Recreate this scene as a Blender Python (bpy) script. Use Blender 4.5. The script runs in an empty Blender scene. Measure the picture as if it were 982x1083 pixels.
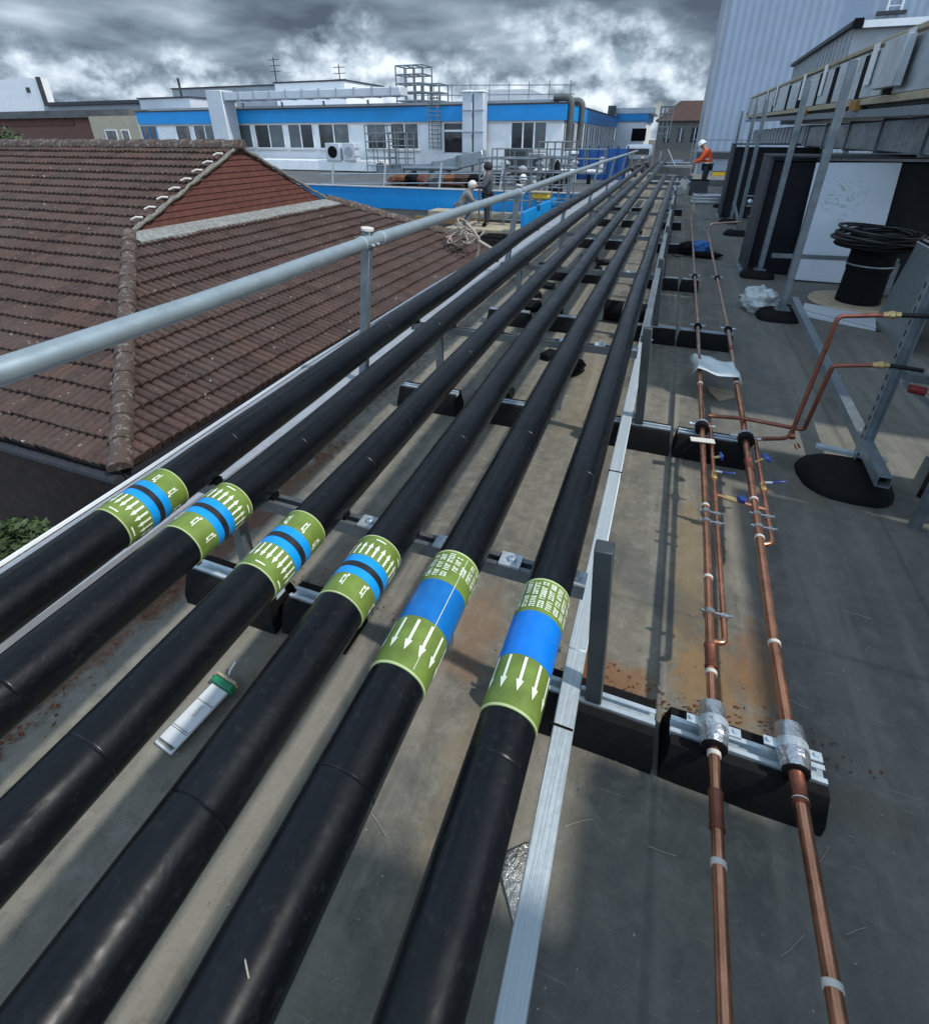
import bpy, bmesh, math, random
from mathutils import Vector, Matrix, noise
random.seed(7)
SC = bpy.context.scene
COL = SC.collection
R = math.radians
# ------------------------------------------------------------------ camera geometry (eye 1.7 m above the roof, +Y runs along the pipes)
EYE = 1.7
FP, PX, PY = 545.0, 491.0, 430.0
TH = math.atan(285/545.); YAW = math.atan2(234, 285*math.sin(TH)+545*math.cos(TH))
CY, SY = math.cos(YAW), math.sin(YAW)
def ray(x, y):
    a = x-PX; b = PY-y
    f = FP*math.cos(TH)+b*math.sin(TH); u = -FP*math.sin(TH)+b*math.cos(TH)
    return Vector((-SY*f+CY*a, CY*f+SY*a, u))
def gp(x, y, z=0):
    d = ray(x, y); t = (z-EYE)/d.z; return Vector((d.x*t, d.y*t, z))
def gY(x, y, Y):
    d = ray(x, y); t = Y/d.y; return Vector((d.x*t, Y, EYE+d.z*t))
def gX(x, y, X):
    d = ray(x, y); t = X/d.x; return Vector((X, d.y*t, EYE+d.z*t))
fwd = Vector((-SY*math.cos(TH), CY*math.cos(TH), -math.sin(TH)))
rgt = Vector((CY, SY, 0)); upv = rgt.cross(fwd)
cam = bpy.data.cameras.new('camera'); co = bpy.data.objects.new('camera', cam); COL.objects.link(co)
m = Matrix((rgt, upv, -fwd)).transposed().to_4x4(); m.translation = (0, 0, EYE)
co.matrix_world = m
cam.sensor_fit = 'HORIZONTAL'; cam.sensor_width = 36; cam.lens = 545/982*36
cam.shift_y = -(541.5-430)/982; cam.clip_end = 6000; cam.clip_start = .02
SC.camera = co
# ------------------------------------------------------------------ mesh helpers
def V(*a): return Vector(a)
class MB:
    def __init__(s): s.v = []; s.f = []; s.uv = None
    def add(s, vs, fs):
        o = len(s.v); s.v += [Vector(p) for p in vs]; s.f += [tuple(i+o for i in f) for f in fs]; return s
    def box(s, c, d, M=None, taper=1.0):
        x, y, z = d[0]/2, d[1]/2, d[2]/2
        vs = [Vector((sx*x*(taper if sz > 0 else 1), sy*y*(taper if sz > 0 else 1), sz*z)) for sz in (-1, 1) for sx, sy in ((-1, -1), (1, -1), (1, 1), (-1, 1))]
        if M is not None: vs = [M @ p for p in vs]
        vs = [p+Vector(c) for p in vs]
        return s.add(vs, [(3, 2, 1, 0), (4, 5, 6, 7), (0, 1, 5, 4), (1, 2, 6, 5), (2, 3, 7, 6), (3, 0, 4, 7)])
    def bb(s, x0, x1, y0, y1, z0, z1): return s.box(((x0+x1)/2, (y0+y1)/2, (z0+z1)/2), (abs(x1-x0), abs(y1-y0), abs(z1-z0)))
    def bar(s, p0, p1, w, h, up=(0, 0, 1)):
        p0, p1 = Vector(p0), Vector(p1); d = (p1-p0); L = d.length; d.normalize()
        up = Vector(up)
        if abs(d.dot(up)) > .97: up = Vector((0, 1, 0))
        x = d.cross(up).normalized(); z = x.cross(d)
        M = Matrix((x, d, z)).transposed()
        return s.box((p0+p1)/2, (w, L, h), M)
    def tube(s, pts, r, n=12, cap=True):
        pts = [Vector(p) for p in pts]; N = len(pts)
        rs = r if isinstance(r, (list, tuple)) else [r]*N
        t0 = (pts[1]-pts[0]).normalized()
        a = t0.cross(Vector((0, 0, 1)))
        if a.length < .1: a = t0.cross(Vector((0, 1, 0)))
        a.normalize(); vs = []
        for i in range(N):
            t = (pts[min(i+1, N-1)]-pts[max(i-1, 0)]).normalized()
            a = (a-t*a.dot(t)).normalized(); b = t.cross(a)
            for k in range(n):
                q = 2*math.pi*k/n
                vs.append(pts[i]+(a*math.cos(q)+b*math.sin(q))*rs[i])
        fs = [(i*n+k, i*n+(k+1) % n, (i+1)*n+(k+1) % n, (i+1)*n+k) for i in range(N-1) for k in range(n)]
        if cap: fs += [tuple(range(n-1, -1, -1)), tuple((N-1)*n+k for k in range(n))]
        return s.add(vs, fs)
    def lathe(s, prof, c, n=24, M=None):
        c = Vector(c); vs = []
        for r_, z in prof:
            for k in range(n):
                q = 2*math.pi*k/n; p = Vector((r_*math.cos(q), r_*math.sin(q), z))
                vs.append(c+(M @ p if M is not None else p))
        N = len(prof)
        fs = [(i*n+k, i*n+(k+1) % n, (i+1)*n+(k+1) % n, (i+1)*n+k) for i in range(N-1) for k in range(n)]
        fs += [tuple(range(n-1, -1, -1)), tuple((N-1)*n+k for k in range(n))]
        return s.add(vs, fs)
    def ell(s, c, rad, n=12, m_=8, M=None):
        prof = []
        c = Vector(c); vs = []
        for i in range(m_+1):
            t = math.pi*i/m_
            for k in range(n):
                q = 2*math.pi*k/n
                p = Vector((rad[0]*math.sin(t)*math.cos(q), rad[1]*math.sin(t)*math.sin(q), -rad[2]*math.cos(t)))
                vs.append(c+(M @ p if M is not None else p))
        return s.add(vs, [(i*n+k, i*n+(k+1) % n, (i+1)*n+(k+1) % n, (i+1)*n+k) for i in range(m_) for k in range(n)])
    def quad(s, a, b, c, d): return s.add([a, b, c, d], [(0, 1, 2, 3)])
    def prism(s, poly, d):   # extrude polygon by vector d
        n = len(poly); d = Vector(d); vs = [Vector(p) for p in poly]+[Vector(p)+d for p in poly]
        return s.add(vs, [tuple(range(n-1, -1, -1)), tuple(range(n, 2*n))]+[(i, (i+1) % n, n+(i+1) % n, n+i) for i in range(n)])
    def build(s, name, mat, parent=None, bevel=0, angle=35, loc=None, seg=1):
        me = bpy.data.meshes.new(name)
        off = Vector((0, 0, 0))
        if parent is not None:
            q = parent
            while q is not None: off += q.location; q = q.parent
        elif loc is not None: off = Vector(loc)
        else:
            xs = [p.x for p in s.v]; ys = [p.y for p in s.v]; zs = [p.z for p in s.v]
            off = Vector(((min(xs)+max(xs))/2, (min(ys)+max(ys))/2, min(zs)))
        me.from_pydata([tuple(p-off) for p in s.v], [], s.f)
        if s.uv:
            l = me.uv_layers.new(name='UVMap')
            for lp in me.loops: l.data[lp.index].uv = s.uv[lp.vertex_index]
        bm = bmesh.new(); bm.from_mesh(me); bmesh.ops.recalc_face_normals(bm, faces=bm.faces) if len(s.f) < 40000 else None; bm.to_mesh(me); bm.free()
        me.materials.append(mat)
        me.shade_smooth(); me.set_sharp_from_angle(angle=R(angle))
        o = bpy.data.objects.new(name, me); COL.objects.link(o)
        if parent is not None: o.parent = parent
        else: o.location = off
        if bevel:
            b = o.modifiers.new('bevel', 'BEVEL'); b.width = bevel; b.segments = seg; b.limit_method = 'ANGLE'; b.angle_limit = R(40)
        return o
def tag(o, label=None, cat=None, group=None, kind=None):
    for k, v in (('label', label), ('category', cat), ('group', group), ('kind', kind)):
        if v: o[k] = v
    return o
def thing(name, label, cat, loc=(0, 0, 0), group=None):
    o = bpy.data.objects.new(name, None); COL.objects.link(o); o.location = loc; o.empty_display_size = .1
    return tag(o, label, cat, group)
def copy_tree(o, parent=None, loc=None):
    c = o.copy(); COL.objects.link(c)
    if parent: c.parent = parent
    if loc is not None: c.location = loc
    for ch in list(o.children): copy_tree(ch, c)
    return c
def lerp(a, b, t): return a+(b-a)*t
def interp(tab, y):
    if y <= tab[0][0]: return tab[0][1]
    for (a, b), (c, d) in zip(tab, tab[1:]):
        if y <= c:
            t = (y-a)/(c-a); t = t*t*(3-2*t)*.5+t*.5
            return b+(d-b)*t
    return tab[-1][1]
# ------------------------------------------------------------------ material helpers
class NT:
    def __init__(s, name):
        s.m = bpy.data.materials.new(name); s.m.use_nodes = True; s.t = s.m.node_tree; s.n = s.t.nodes; s.b = s.n['Principled BSDF']
        s._tc = None
    def new(s, ty, **kw):
        x = s.n.new(ty)
        for k, v in kw.items():
            if k.startswith('i_'): 
                key = k[2:]; x.inputs[int(key) if key.isdigit() else key.replace('_', ' ')].default_value = v
            else: setattr(x, k, v)
        return x
    def link(s, a, b): s.t.links.new(a, b)
    def tc(s, which='Object'):
        if s._tc is None: s._tc = s.n.new('ShaderNodeTexCoord')
        return s._tc.outputs[which]
    def pos(s): return s.n.new('ShaderNodeNewGeometry').outputs['Position']
    def noise(s, vec, scale, detail=4, rough=.55, dist=0, out='Fac'):
        x = s.new('ShaderNodeTexNoise'); x.inputs['Scale'].default_value = scale; x.inputs['Detail'].default_value = detail
        x.inputs['Roughness'].default_value = rough; x.inputs['Distortion'].default_value = dist
        s.link(vec, x.inputs['Vector']); return x.outputs[out]
    def ramp(s, fac, stops, interp='LINEAR'):
        x = s.n.new('ShaderNodeValToRGB'); e = x.color_ramp.elements; x.color_ramp.interpolation = interp
        while len(e) < len(stops): e.new(.5)
        for q, (p, c) in zip(e, stops):
            q.position = p; q.color = (c, c, c, 1) if not isinstance(c, (tuple, list)) else tuple(c)+(1,)
        s.link(fac, x.inputs[0]); return x.outputs[0]
    def mix(s, fac, a, b, mode='MIX'):
        x = s.n.new('ShaderNodeMix'); x.data_type = 'RGBA'; x.blend_type = mode
        for sock, v in ((x.inputs[0], fac), (x.inputs[6], a), (x.inputs[7], b)):
            if isinstance(v, (int, float)): sock.default_value = v
            elif isinstance(v, (tuple, list)): sock.default_value = tuple(v)+(1,)
            else: s.link(v, sock)
        return x.outputs[2]
    def math(s, op, a, b=0, c=0, clamp=False):
        x = s.n.new('ShaderNodeMath'); x.operation = op; x.use_clamp = clamp
        for i, v in enumerate((a, b, c)):
            if isinstance(v, (int, float)): x.inputs[i].default_value = v
            else: s.link(v, x.inputs[i])
        return x.outputs[0]
    def map(s, vec, sc=(1, 1, 1), loc=(0, 0, 0), rot=(0, 0, 0)):
        x = s.n.new('ShaderNodeMapping'); x.inputs['Scale'].default_value = sc; x.inputs['Location'].default_value = loc; x.inputs['Rotation'].default_value = rot
        s.link(vec, x.inputs[0]); return x.outputs[0]
    def bump(s, h, strength=.3, dist=.01):
        x = s.n.new('ShaderNodeBump'); x.inputs['Strength'].default_value = strength; x.inputs['Distance'].default_value = dist
        s.link(h, x.inputs['Height']); s.link(x.outputs[0], s.b.inputs['Normal'])
    def col(s, v):
        if isinstance(v, (tuple, list)): s.b.inputs['Base Color'].default_value = tuple(v)+(1,)
        else: s.link(v, s.b.inputs['Base Color'])
    def rough(s, v):
        if isinstance(v, (int, float)): s.b.inputs['Roughness'].default_value = v
        else: s.link(v, s.b.inputs['Roughness'])
def M(name, col, rough=.6, metal=0, var=.25, scale=6, bump=.15, bscale=80, col2=None, spec=None, bdist=.002, dirt=0):
    t = NT(name); o = t.tc('Object')
    n = t.noise(o, scale, 5, .6)
    c2 = col2 if col2 else tuple(min(1, c*(1+var)) for c in col); c1 = tuple(c*(1-var) for c in col) if not col2 else col
    c = t.mix(t.ramp(n, [(.3, 0.0), (.7, 1.0)]), c1, c2)
    if dirt:
        d = t.ramp(t.noise(o, scale*2.7, 6, .7, .6), [(.5, 0.0), (.72, 1.0)])
        c = t.mix(t.math('MULTIPLY', d, dirt), c, (.05, .045, .038))
    t.col(c); t.b.inputs['Metallic'].default_value = metal
    t.rough(t.ramp(t.noise(o, scale*3, 4), [(.3, max(0.02, rough-.1)), (.7, min(1, rough+.1))]))
    if spec is not None: t.b.inputs['Specular IOR Level'].default_value = spec
    if bump: t.bump(t.noise(o, bscale, 4, .6), bump, bdist)
    return t.m
MAT = {}
MAT['galv'] = M('galvanised steel', (.32, .37, .40), .42, .75, .18, 14, .1, 120)
MAT['galvd'] = M('dull galvanised steel', (.19, .22, .24), .5, .6, .22, 10, .1, 120)
MAT['galvl'] = M('bright galvanised channel', (.55, .62, .66), .4, .55, .15, 20, .1, 160)
MAT['rail'] = M('handrail steel', (.35, .42, .45), .38, .55, .12, 7, .06, 90)
MAT['postg'] = M('grey coated steel', (.045, .055, .058), .5, .2, .15, 8, .1, 90)
MAT['rubber'] = M('black rubber', (.0045, .0045, .005), .75, 0, .4, 14, .5, 90, bdist=.003, dirt=.05, spec=.2)
MAT['white'] = M('white paint', (.78, .80, .81), .5, 0, .06, 2, .05, 30, dirt=.12)
MAT['whitep'] = M('white print', (.72, .78, .62), .5, 0, .05, 30, 0)
MAT['blue3'] = M('deep blue tape', (.003, .13, .40), .32, 0, .22, 9, .25, 22, bdist=.004)
MAT['green'] = M('olive green tape', (.135, .20, .035), .38, 0, .3, 14, .25, 26, bdist=.004)
MAT['greenl'] = M('pale tape edge', (.42, .50, .24), .45, 0, .1, 30, 0)
MAT['blue'] = M('sky blue tape', (.004, .27, .68), .35, 0, .1, 12, .06, 40)
MAT['blue2'] = M('vivid blue tape', (.003, .17, .62), .32, 0, .14, 9, .12, 30)
MAT['blacktape'] = M('black tape', (.014, .016, .02), .4, 0, .3, 20, .1, 40)
MAT['copper'] = M('copper', (.64, .30, .18), .30, .95, .3, 9, .08, 90, dirt=.28)
MAT['brass'] = M('brass', (.62, .44, .20), .38, .9, .15, 20, .05, 90)
MAT['copperd'] = M('tarnished copper', (.27, .10, .065), .45, .7, .25, 12, .08, 90)
MAT['foil'] = M('aluminium foil', (.62, .64, .66), .26, .9, .1, 20, .7, 45, bdist=.006)
MAT['whiteband'] = M('white plastic band', (.60, .57, .51), .5, 0, .06, 20, 0)
MAT['bluepl'] = M('blue plastic', (.012, .035, .17), .4, 0, .15, 20, 0)
MAT['bluebag'] = M('blue plastic sheet', (.012, .10, .32), .4, 0, .3, 20, .4, 30, bdist=.01)
MAT['card'] = M('cardboard', (.36, .29, .2), .8, 0, .15, 12, .1, 60)
MAT['timber'] = M('pale timber', (.36, .31, .21), .75, 0, .2, 9, .15, 60, dirt=.25)
MAT['orange'] = M('orange hi vis cloth', (.85, .10, .025), .7, 0, .15, 8, .3, 25, bdist=.01)
MAT['dark'] = M('dark cloth', (.018, .02, .026), .8, 0, .3, 10, .2, 60)
MAT['greycloth'] = M('grey cloth', (.12, .13, .14), .8, 0, .3, 10, .3, 30, bdist=.01)
MAT['skin'] = M('skin', (.36, .20, .14), .55, 0, .1, 20, .05, 90)
MAT['helmet'] = M('white hard hat', (.78, .80, .80), .3, 0, .03, 8, 0)
MAT['yellow'] = M('yellow plastic', (.55, .36, .03), .45, 0, .12, 9, 0)
MAT['blackbox'] = M('black panel', (.006, .008, .012), .6, 0, .3, 4, .1, 30, spec=.25)
MAT['charcoal'] = M('charcoal sheet', (.032, .036, .042), .6, 0, .25, 4, .1, 30)
MAT['black'] = M('matt black', (.004, .004, .005), .8, 0, .3, 10, .2, 60, spec=.15)
MAT['cable'] = M('black cable', (.006, .006, .007), .4, 0, .3, 30, .1, 90)
MAT['glass'] = M('dark window glass', (.018, .022, .026), .08, 0, .6, .7, 0, spec=.7)
MAT['glassl'] = M('blind behind glass', (.09, .11, .115), .15, 0, .3, .8, 0, spec=.6)
MAT['bluef'] = M('blue fascia', (.004, .25, .62), .45, 0, .08, 1.2, .04, 20, dirt=.08)
MAT['ltgrey'] = M('light grey cladding', (.52, .56, .60), .5, .1, .07, 1.2, .05, 20, dirt=.1)
MAT['midgrey'] = M('mid grey sheet', (.30, .33, .36), .55, .1, .12, 1.5, .05, 20, dirt=.15)
MAT['dkgrey'] = M('weathered grey', (.085, .09, .092), .75, 0, .35, 1.3, .1, 20, dirt=.3)
MAT['mortar'] = M('lichened mortar', (.17, .165, .14), .9, 0, .6, 30, .5, 90, bdist=.006)
MAT['lead'] = M('lead flashing', (.24, .25, .24), .7, .1, .35, 14, .4, 40, bdist=.006, dirt=.3)
MAT['redtile'] = M('red hung tile', (.105, .034, .024), .75, 0, .3, 8, .25, 60, dirt=.2)
MAT['rust'] = M('rusty debris', (.13, .05, .02), .9, 0, .5, 30, .6, 80, bdist=.006)
MAT['beige'] = M('beige render', (.38, .34, .26), .8, 0, .1, 2, .1, 40, dirt=.12)
MAT['brownroof'] = M('brown roof', (.055, .028, .02), .85, 0, .3, 3, .1, 30)
MAT['leaf'] = M('foliage', (.045, .075, .025), .7, 0, .5, 5, 0)
MAT['bark'] = M('bark', (.07, .055, .04), .9, 0, .3, 20, .3, 40)
MAT['ins'] = M('wrapped duct board', (.42, .46, .48), .42, .35, .22, 3.5, .35, 18, bdist=.008, dirt=.15)
MAT['copperg'] = M('weathered grey copper', (.52, .36, .28), .42, .85, .25, 9, .08, 90, dirt=.2)
MAT['rope'] = M('pale rope', (.34, .30, .25), .85, 0, .25, 40, .3, 120)
MAT['red'] = M('red plastic', (.16, .012, .012), .45, 0, .1, 10, 0)
MAT['greenpl'] = M('green plastic', (.01, .20, .09), .45, 0, .15, 20, 0)
def brick(name, c1, c2, mort, scale):
    t = NT(name); g = t.pos()
    sep = t.new('ShaderNodeSeparateXYZ'); t.link(g, sep.inputs[0])
    cmb = t.new('ShaderNodeCombineXYZ'); t.link(t.math('ADD', sep.outputs[0], sep.outputs[1]), cmb.inputs[0]); t.link(sep.outputs[2], cmb.inputs[1])
    b = t.new('ShaderNodeTexBrick'); t.link(cmb.outputs[0], b.inputs['Vector']); b.inputs['Scale'].default_value = scale
    b.inputs['Color1'].default_value = c1+(1,); b.inputs['Color2'].default_value = c2+(1,); b.inputs['Mortar'].default_value = mort+(1,)
    b.inputs['Mortar Size'].default_value = .018; b.inputs['Brick Width'].default_value = .5; b.inputs['Row Height'].default_value = .17
    t.col(t.mix(.5, b.outputs['Color'], t.mix(t.noise(g, 3, 5), c1, c2))); t.rough(.85); t.bump(b.outputs['Fac'], .3, -.01); return t.m
MAT['brick'] = brick('red brick', (.16, .06, .04), (.10, .04, .03), (.2, .18, .16), 2.2)
MAT['brickg'] = brick('grey blockwork', (.17, .168, .16), (.12, .118, .11), (.2, .19, .18), 1.4)
# black elastomeric pipe insulation: slight creases, dusty top, seams
def mk_insul():
    t = NT('black pipe insulation'); o = t.pos()
    big = t.noise(t.map(o, (9, 2.2, 9)), 1, 4, .6, .4)
    c = t.mix(t.ramp(big, [(.35, 0.0), (.75, 1.0)]), (.0028, .0036, .005), (.0075, .0092, .012))
    dust = t.ramp(t.noise(o, 55, 5, .7), [(.56, 0.0), (.80, 1.0)])
    c = t.mix(t.math('MULTIPLY', dust, .2), c, (.075, .078, .078))
    t.col(c); t.rough(t.ramp(t.noise(t.map(o, (9, 5, 9)), 1, 4, .6), [(.3, .22), (.72, .37)]))
    t.b.inputs['Specular IOR Level'].default_value = .26
    h = t.math('ADD', t.math('MULTIPLY', t.noise(t.map(o, (12, 7, 12)), 1, 3, .5, .5), 1.0), t.math('MULTIPLY', t.noise(o, 45, 3, .6), .05))
    t.bump(h, .38, .010); return t.m
MAT['insul'] = mk_insul()
# flat roof membrane: brown grey felt, ponding stains, lap seams, rust by the support feet, scratches
def mk_deck():
    t = NT('roof membrane'); g = t.pos()
    sep = t.new('ShaderNodeSeparateXYZ'); t.link(g, sep.inputs[0]); X, Y = sep.outputs[0], sep.outputs[1]
    n1 = t.noise(g, .9, 6, .62, .5); n2 = t.noise(g, 4.5, 7, .7, .3); n3 = t.noise(g, 90, 3, .7); n4 = t.noise(g, 14, 9, .74, .4); n5 = t.noise(g, 38, 6, .7)
    c = t.mix(t.ramp(n1, [(.32, 0.0), (.66, 1.0)]), (.088, .087, .077), (.165, .152, .116))
    c = t.mix(t.ramp(n2, [(.42, 0.0), (.75, .75)]), c, (.21, .19, .145))
    c = t.mix(t.ramp(n4, [(.50, 0.0), (.64, .55)]), c, (.245, .232, .20))
    c = t.mix(t.ramp(n4, [(.34, .6), (.45, 0.0)]), c, (.062, .064, .062))
    c = t.mix(t.ramp(n5, [(.60, 0.0), (.72, .35)]), c, (.26, .25, .225))
    c = t.mix(t.ramp(n5, [(.30, .4), (.40, 0.0)]), c, (.06, .06, .058))
    st = t.noise(t.map(g, (5.5, .35, 1), (2.2, 0, 0)), 1, 4, .6, .2)
    c = t.mix(t.ramp(st, [(.52, 0.0), (.60, .5)]), c, (.25, .235, .19))
    c = t.mix(t.ramp(st, [(.36, .45), (.43, 0.0)]), c, (.08, .08, .072))
    # tan dried silt on the pipe side of the roof, shade right of the copper painted into the base colour
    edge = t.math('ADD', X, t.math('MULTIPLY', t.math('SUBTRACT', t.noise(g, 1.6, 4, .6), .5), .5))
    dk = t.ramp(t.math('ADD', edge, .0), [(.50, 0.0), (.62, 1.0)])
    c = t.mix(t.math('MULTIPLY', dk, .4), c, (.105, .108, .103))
    near = t.ramp(t.math('SUBTRACT', .98, t.math('ADD', Y, t.math('MULTIPLY', n2, .2))), [(.0, 0.0), (.25, 1.0)])
    near = t.math('MULTIPLY', near, t.ramp(t.math('ADD', edge, .10), [(.0, 0.0), (.12, 1.0)]))
    c = t.mix(t.math('MULTIPLY', near, .35), c, (.10, .104, .10))  # shade at the near end, also put into the base colour
    # rust
    def blob(cx, cy, rx, ry, amt, colr, sc=5):
        nonlocal c
        dx = t.math('DIVIDE', t.math('SUBTRACT', X, cx), rx); dy = t.math('DIVIDE', t.math('SUBTRACT', Y, cy), ry)
        d = t.math('SQRT', t.math('ADD', t.math('MULTIPLY', dx, dx), t.math('MULTIPLY', dy, dy)))
        d = t.math('ADD', d, t.math('MULTIPLY', t.math('SUBTRACT', t.noise(g, sc*1.6, 9, .76, .8), .5), 2.3))
        k = t.ramp(d, [(.45, amt), (.85, 0.0)])
        c = t.mix(k, c, colr)
    RU = (.19, .085, .025)
    blob(.10, 1.27, .16, .13, .75, RU); blob(-.04, 1.24, .06, .28, .95, (.17, .055, .012)); blob(.42, 1.45, .22, .30, .6, (.25, .13, .035))
    blob(.33, 1.95, .10, .8, .5, (.22, .15, .06)); blob(.56, 1.5, .1, .3, .6, RU)
    blob(-1.76, .78, .10, .55, .9, (.10, .035, .012)); blob(-1.42, 1.9, .12, 1.4, .8, (.11, .05, .02)); blob(-1.70, 1.5, .09, 1.3, .9, (.10, .04, .016)); blob(-1.0, .75, .12, .6, .6, (.20, .13, .06)); blob(-.62, 2.4, .1, 1.0, .5, (.22, .17, .09)); blob(-1.06, 1.25, .2, .8, .35, (.20, .12, .06))
    blob(-.45, 1.3, .14, .3, .4, (.24, .12, .05)); blob(-1.05, 3.2, .2, .3, .55, (.15, .07, .03)); blob(-.4, 3.6, .14, 1.2, .3, (.26, .2, .11))
    blob(.95, 2.75, .16, .2, .5, (.12, .095, .05)); blob(.9, 3.05, .12, .15, .6, (.05, .045, .03)); blob(-.3, .75, .12, .5, .35, (.26, .2, .11))
    blob(.75, 1.12, .25, .1, .35, (.12, .08, .045))
    # dark damp blotches and lap seams
    damp = t.ramp(t.noise(t.map(g, (1.2, .7, 1), (3, 1, 0)), 1, 6, .65, .6), [(.56, 0.0), (.62, 1.0)])
    c = t.mix(t.math('MULTIPLY', damp, .5), c, (.066, .068, .066))
    xs = t.math('ABSOLUTE', t.math('SUBTRACT', t.math('FRACT', t.math('ADD', t.math('MULTIPLY', X, 1.0), .27)), .5))
    seam = t.ramp(xs, [(.006, 1.0), (.014, 0.0)])
    ys = t.math('ABSOLUTE', t.math('SUBTRACT', t.math('FRACT', t.math('MULTIPLY', t.math('ADD', Y, .6), .22)), .5))
    seam2 = t.ramp(ys, [(.0015, 1.0), (.004, 0.0)])
    sm = t.math('MAXIMUM', seam, seam2)
    c = t.mix(t.math('MULTIPLY', sm, .35), c, (.05, .05, .047))
    # pale scratches and grit
    for rot, s_ in ((.3, 1.0), (1.9, 1.5)):
        v = t.map(g, (5*s_, 75*s_, 1), (s_*7, 0, 0), (0, 0, rot))
        sc = t.ramp(t.noise(v, 1, 1, .4), [(.735, 0.0), (.75, 1.0)])
        ms = t.ramp(t.noise(g, 3.1*s_, 2), [(.55, 0.0), (.65, 1.0)])
        c = t.mix(t.math('MULTIPLY', t.math('MULTIPLY', sc, ms), .5), c, (.30, .29, .26))
    c = t.mix(t.ramp(n3, [(.68, 0.0), (.85, .5)]), c, (.30, .29, .26))
    c = t.mix(t.ramp(t.noise(g, 140, 2), [(.25, .45), (.42, 0.0)]), c, (.05, .05, .048))
    t.col(c); t.rough(t.ramp(t.noise(g, 2.4, 5), [(.3, .55), (.7, .85)]))
    t.bump(t.math('ADD', t.math('MULTIPLY', n3, .5), t.math('ADD', t.math('MULTIPLY', n2, 1.2), t.math('MULTIPLY', sm, -.5))), .35, .006)
    return t.m
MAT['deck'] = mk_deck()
def mk_tile():
    t = NT('concrete roof tile'); uv = t.tc('UV'); g = t.pos()
    sep = t.new('ShaderNodeSeparateXYZ'); t.link(uv, sep.inputs[0])
    cmb = t.new('ShaderNodeCombineXYZ'); t.link(t.math('FLOOR', sep.outputs[0]), cmb.inputs[0]); t.link(t.math('FLOOR', sep.outputs[1]), cmb.inputs[1])
    wn = t.new('ShaderNodeTexWhiteNoise'); wn.noise_dimensions = '2D'; t.link(cmb.outputs[0], wn.inputs['Vector'])
    c = t.mix(wn.outputs['Value'], (.027, .0145, .0115), (.068, .036, .027))
    c = t.mix(t.ramp(t.noise(g, 14, 6, .7), [(.4, 0.0), (.75, .8)]), c, (.095, .058, .045))
    c = t.mix(t.ramp(t.noise(g, .8, 4), [(.45, 0.0), (.75, .55)]), c, (.060, .050, .045))
    c = t.mix(t.ramp(t.noise(g, 45, 3, .6), [(.30, .6), (.45, 0.0)]), c, (.03, .022, .02))
    lic = t.math('MULTIPLY', t.ramp(t.noise(g, 15, 3, .6), [(.675, 0.0), (.71, 1.0)]), t.ramp(t.noise(g, 3.1, 3), [(.42, 0.0), (.6, 1.0)]))
    c = t.mix(t.math('MULTIPLY', lic, .85), c, (.42, .40, .36))
    mos = t.math('MULTIPLY', t.ramp(t.noise(g, 9, 4, .6), [(.62, 0.0), (.7, 1.0)]), t.ramp(t.noise(g, 1.3, 3), [(.5, 0.0), (.65, 1.0)]))
    c = t.mix(t.math('MULTIPLY', mos, .6), c, (.055, .06, .025))
    t.col(c); t.rough(.85); t.bump(t.noise(g, 70, 4, .7), .4, .004); return t.m
MAT['tile'] = mk_tile()
def mk_ridge():
    t = NT('lichened ridge tile'); g = t.pos()
    c = t.mix(t.noise(g, 6, 5), (.05, .034, .028), (.09, .062, .05))
    l = t.ramp(t.noise(g, 13, 6, .72), [(.54, 0.0), (.60, 1.0)])
    c = t.mix(t.math('MULTIPLY', l, .6), c, (.27, .255, .23)); t.col(c); t.rough(.9); t.bump(t.noise(g, 50, 4), .5, .006); return t.m
MAT['ridge'] = mk_ridge()
def mk_strut():
    t = NT('ridged galvanised strut'); g = t.pos()
    ln = t.noise(t.map(g, (170, 1.5, 1)), 1, 2, .5); sp = t.noise(g, 60, 4, .7)
    t.col(t.mix(ln, (.42, .50, .54), (.72, .78, .80))); t.b.inputs['Metallic'].default_value = .5
    t.rough(t.ramp(sp, [(.3, .3), (.7, .6)])); t.bump(t.math('ADD', ln, t.math('MULTIPLY', sp, .4)), .5, .003); return t.m
MAT['strut'] = mk_strut()
def mk_board():
    t = NT('white board with green scribble'); g = t.pos()
    c = t.mix(t.noise(g, 3, 5), (.42, .49, .57), (.56, .62, .68))
    nn = t.noise(t.map(g, (1, 1, 1.6)), 4.2, 3, .5, .6); lw = t.math('ABSOLUTE', t.math('SUBTRACT', t.math('FRACT', t.math('MULTIPLY', nn, 9.0)), .5)); ln = t.ramp(lw, [(.05, 1.0), (.12, 0.0)])
    sp_ = t.new('ShaderNodeVectorMath', operation='DISTANCE'); t.link(g, sp_.inputs[0]); sp_.inputs[1].default_value = (1.98, 8.1, 1.02)
    k = t.math('MULTIPLY', ln, t.ramp(t.math('ADD', sp_.outputs['Value'], t.math('MULTIPLY', t.noise(g, 3, 3), .3)), [(.28, 1.0), (.52, 0.0)]))
    c = t.mix(t.math('MULTIPLY', k, .6), c, (.10, .27, .16)); t.col(c); t.rough(.4); return t.m
MAT['board'] = mk_board()
def mk_film():
    t = NT('translucent plastic'); o = t.tc('Object')
    t.col(t.mix(t.noise(o, 14, 5), (.5, .58, .58), (.75, .8, .8))); t.rough(.3); t.b.inputs['Transmission Weight'].default_value = .35
    t.bump(t.noise(o, 22, 4, .6), .8, .01); return t.m
MAT['film'] = mk_film()
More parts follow.
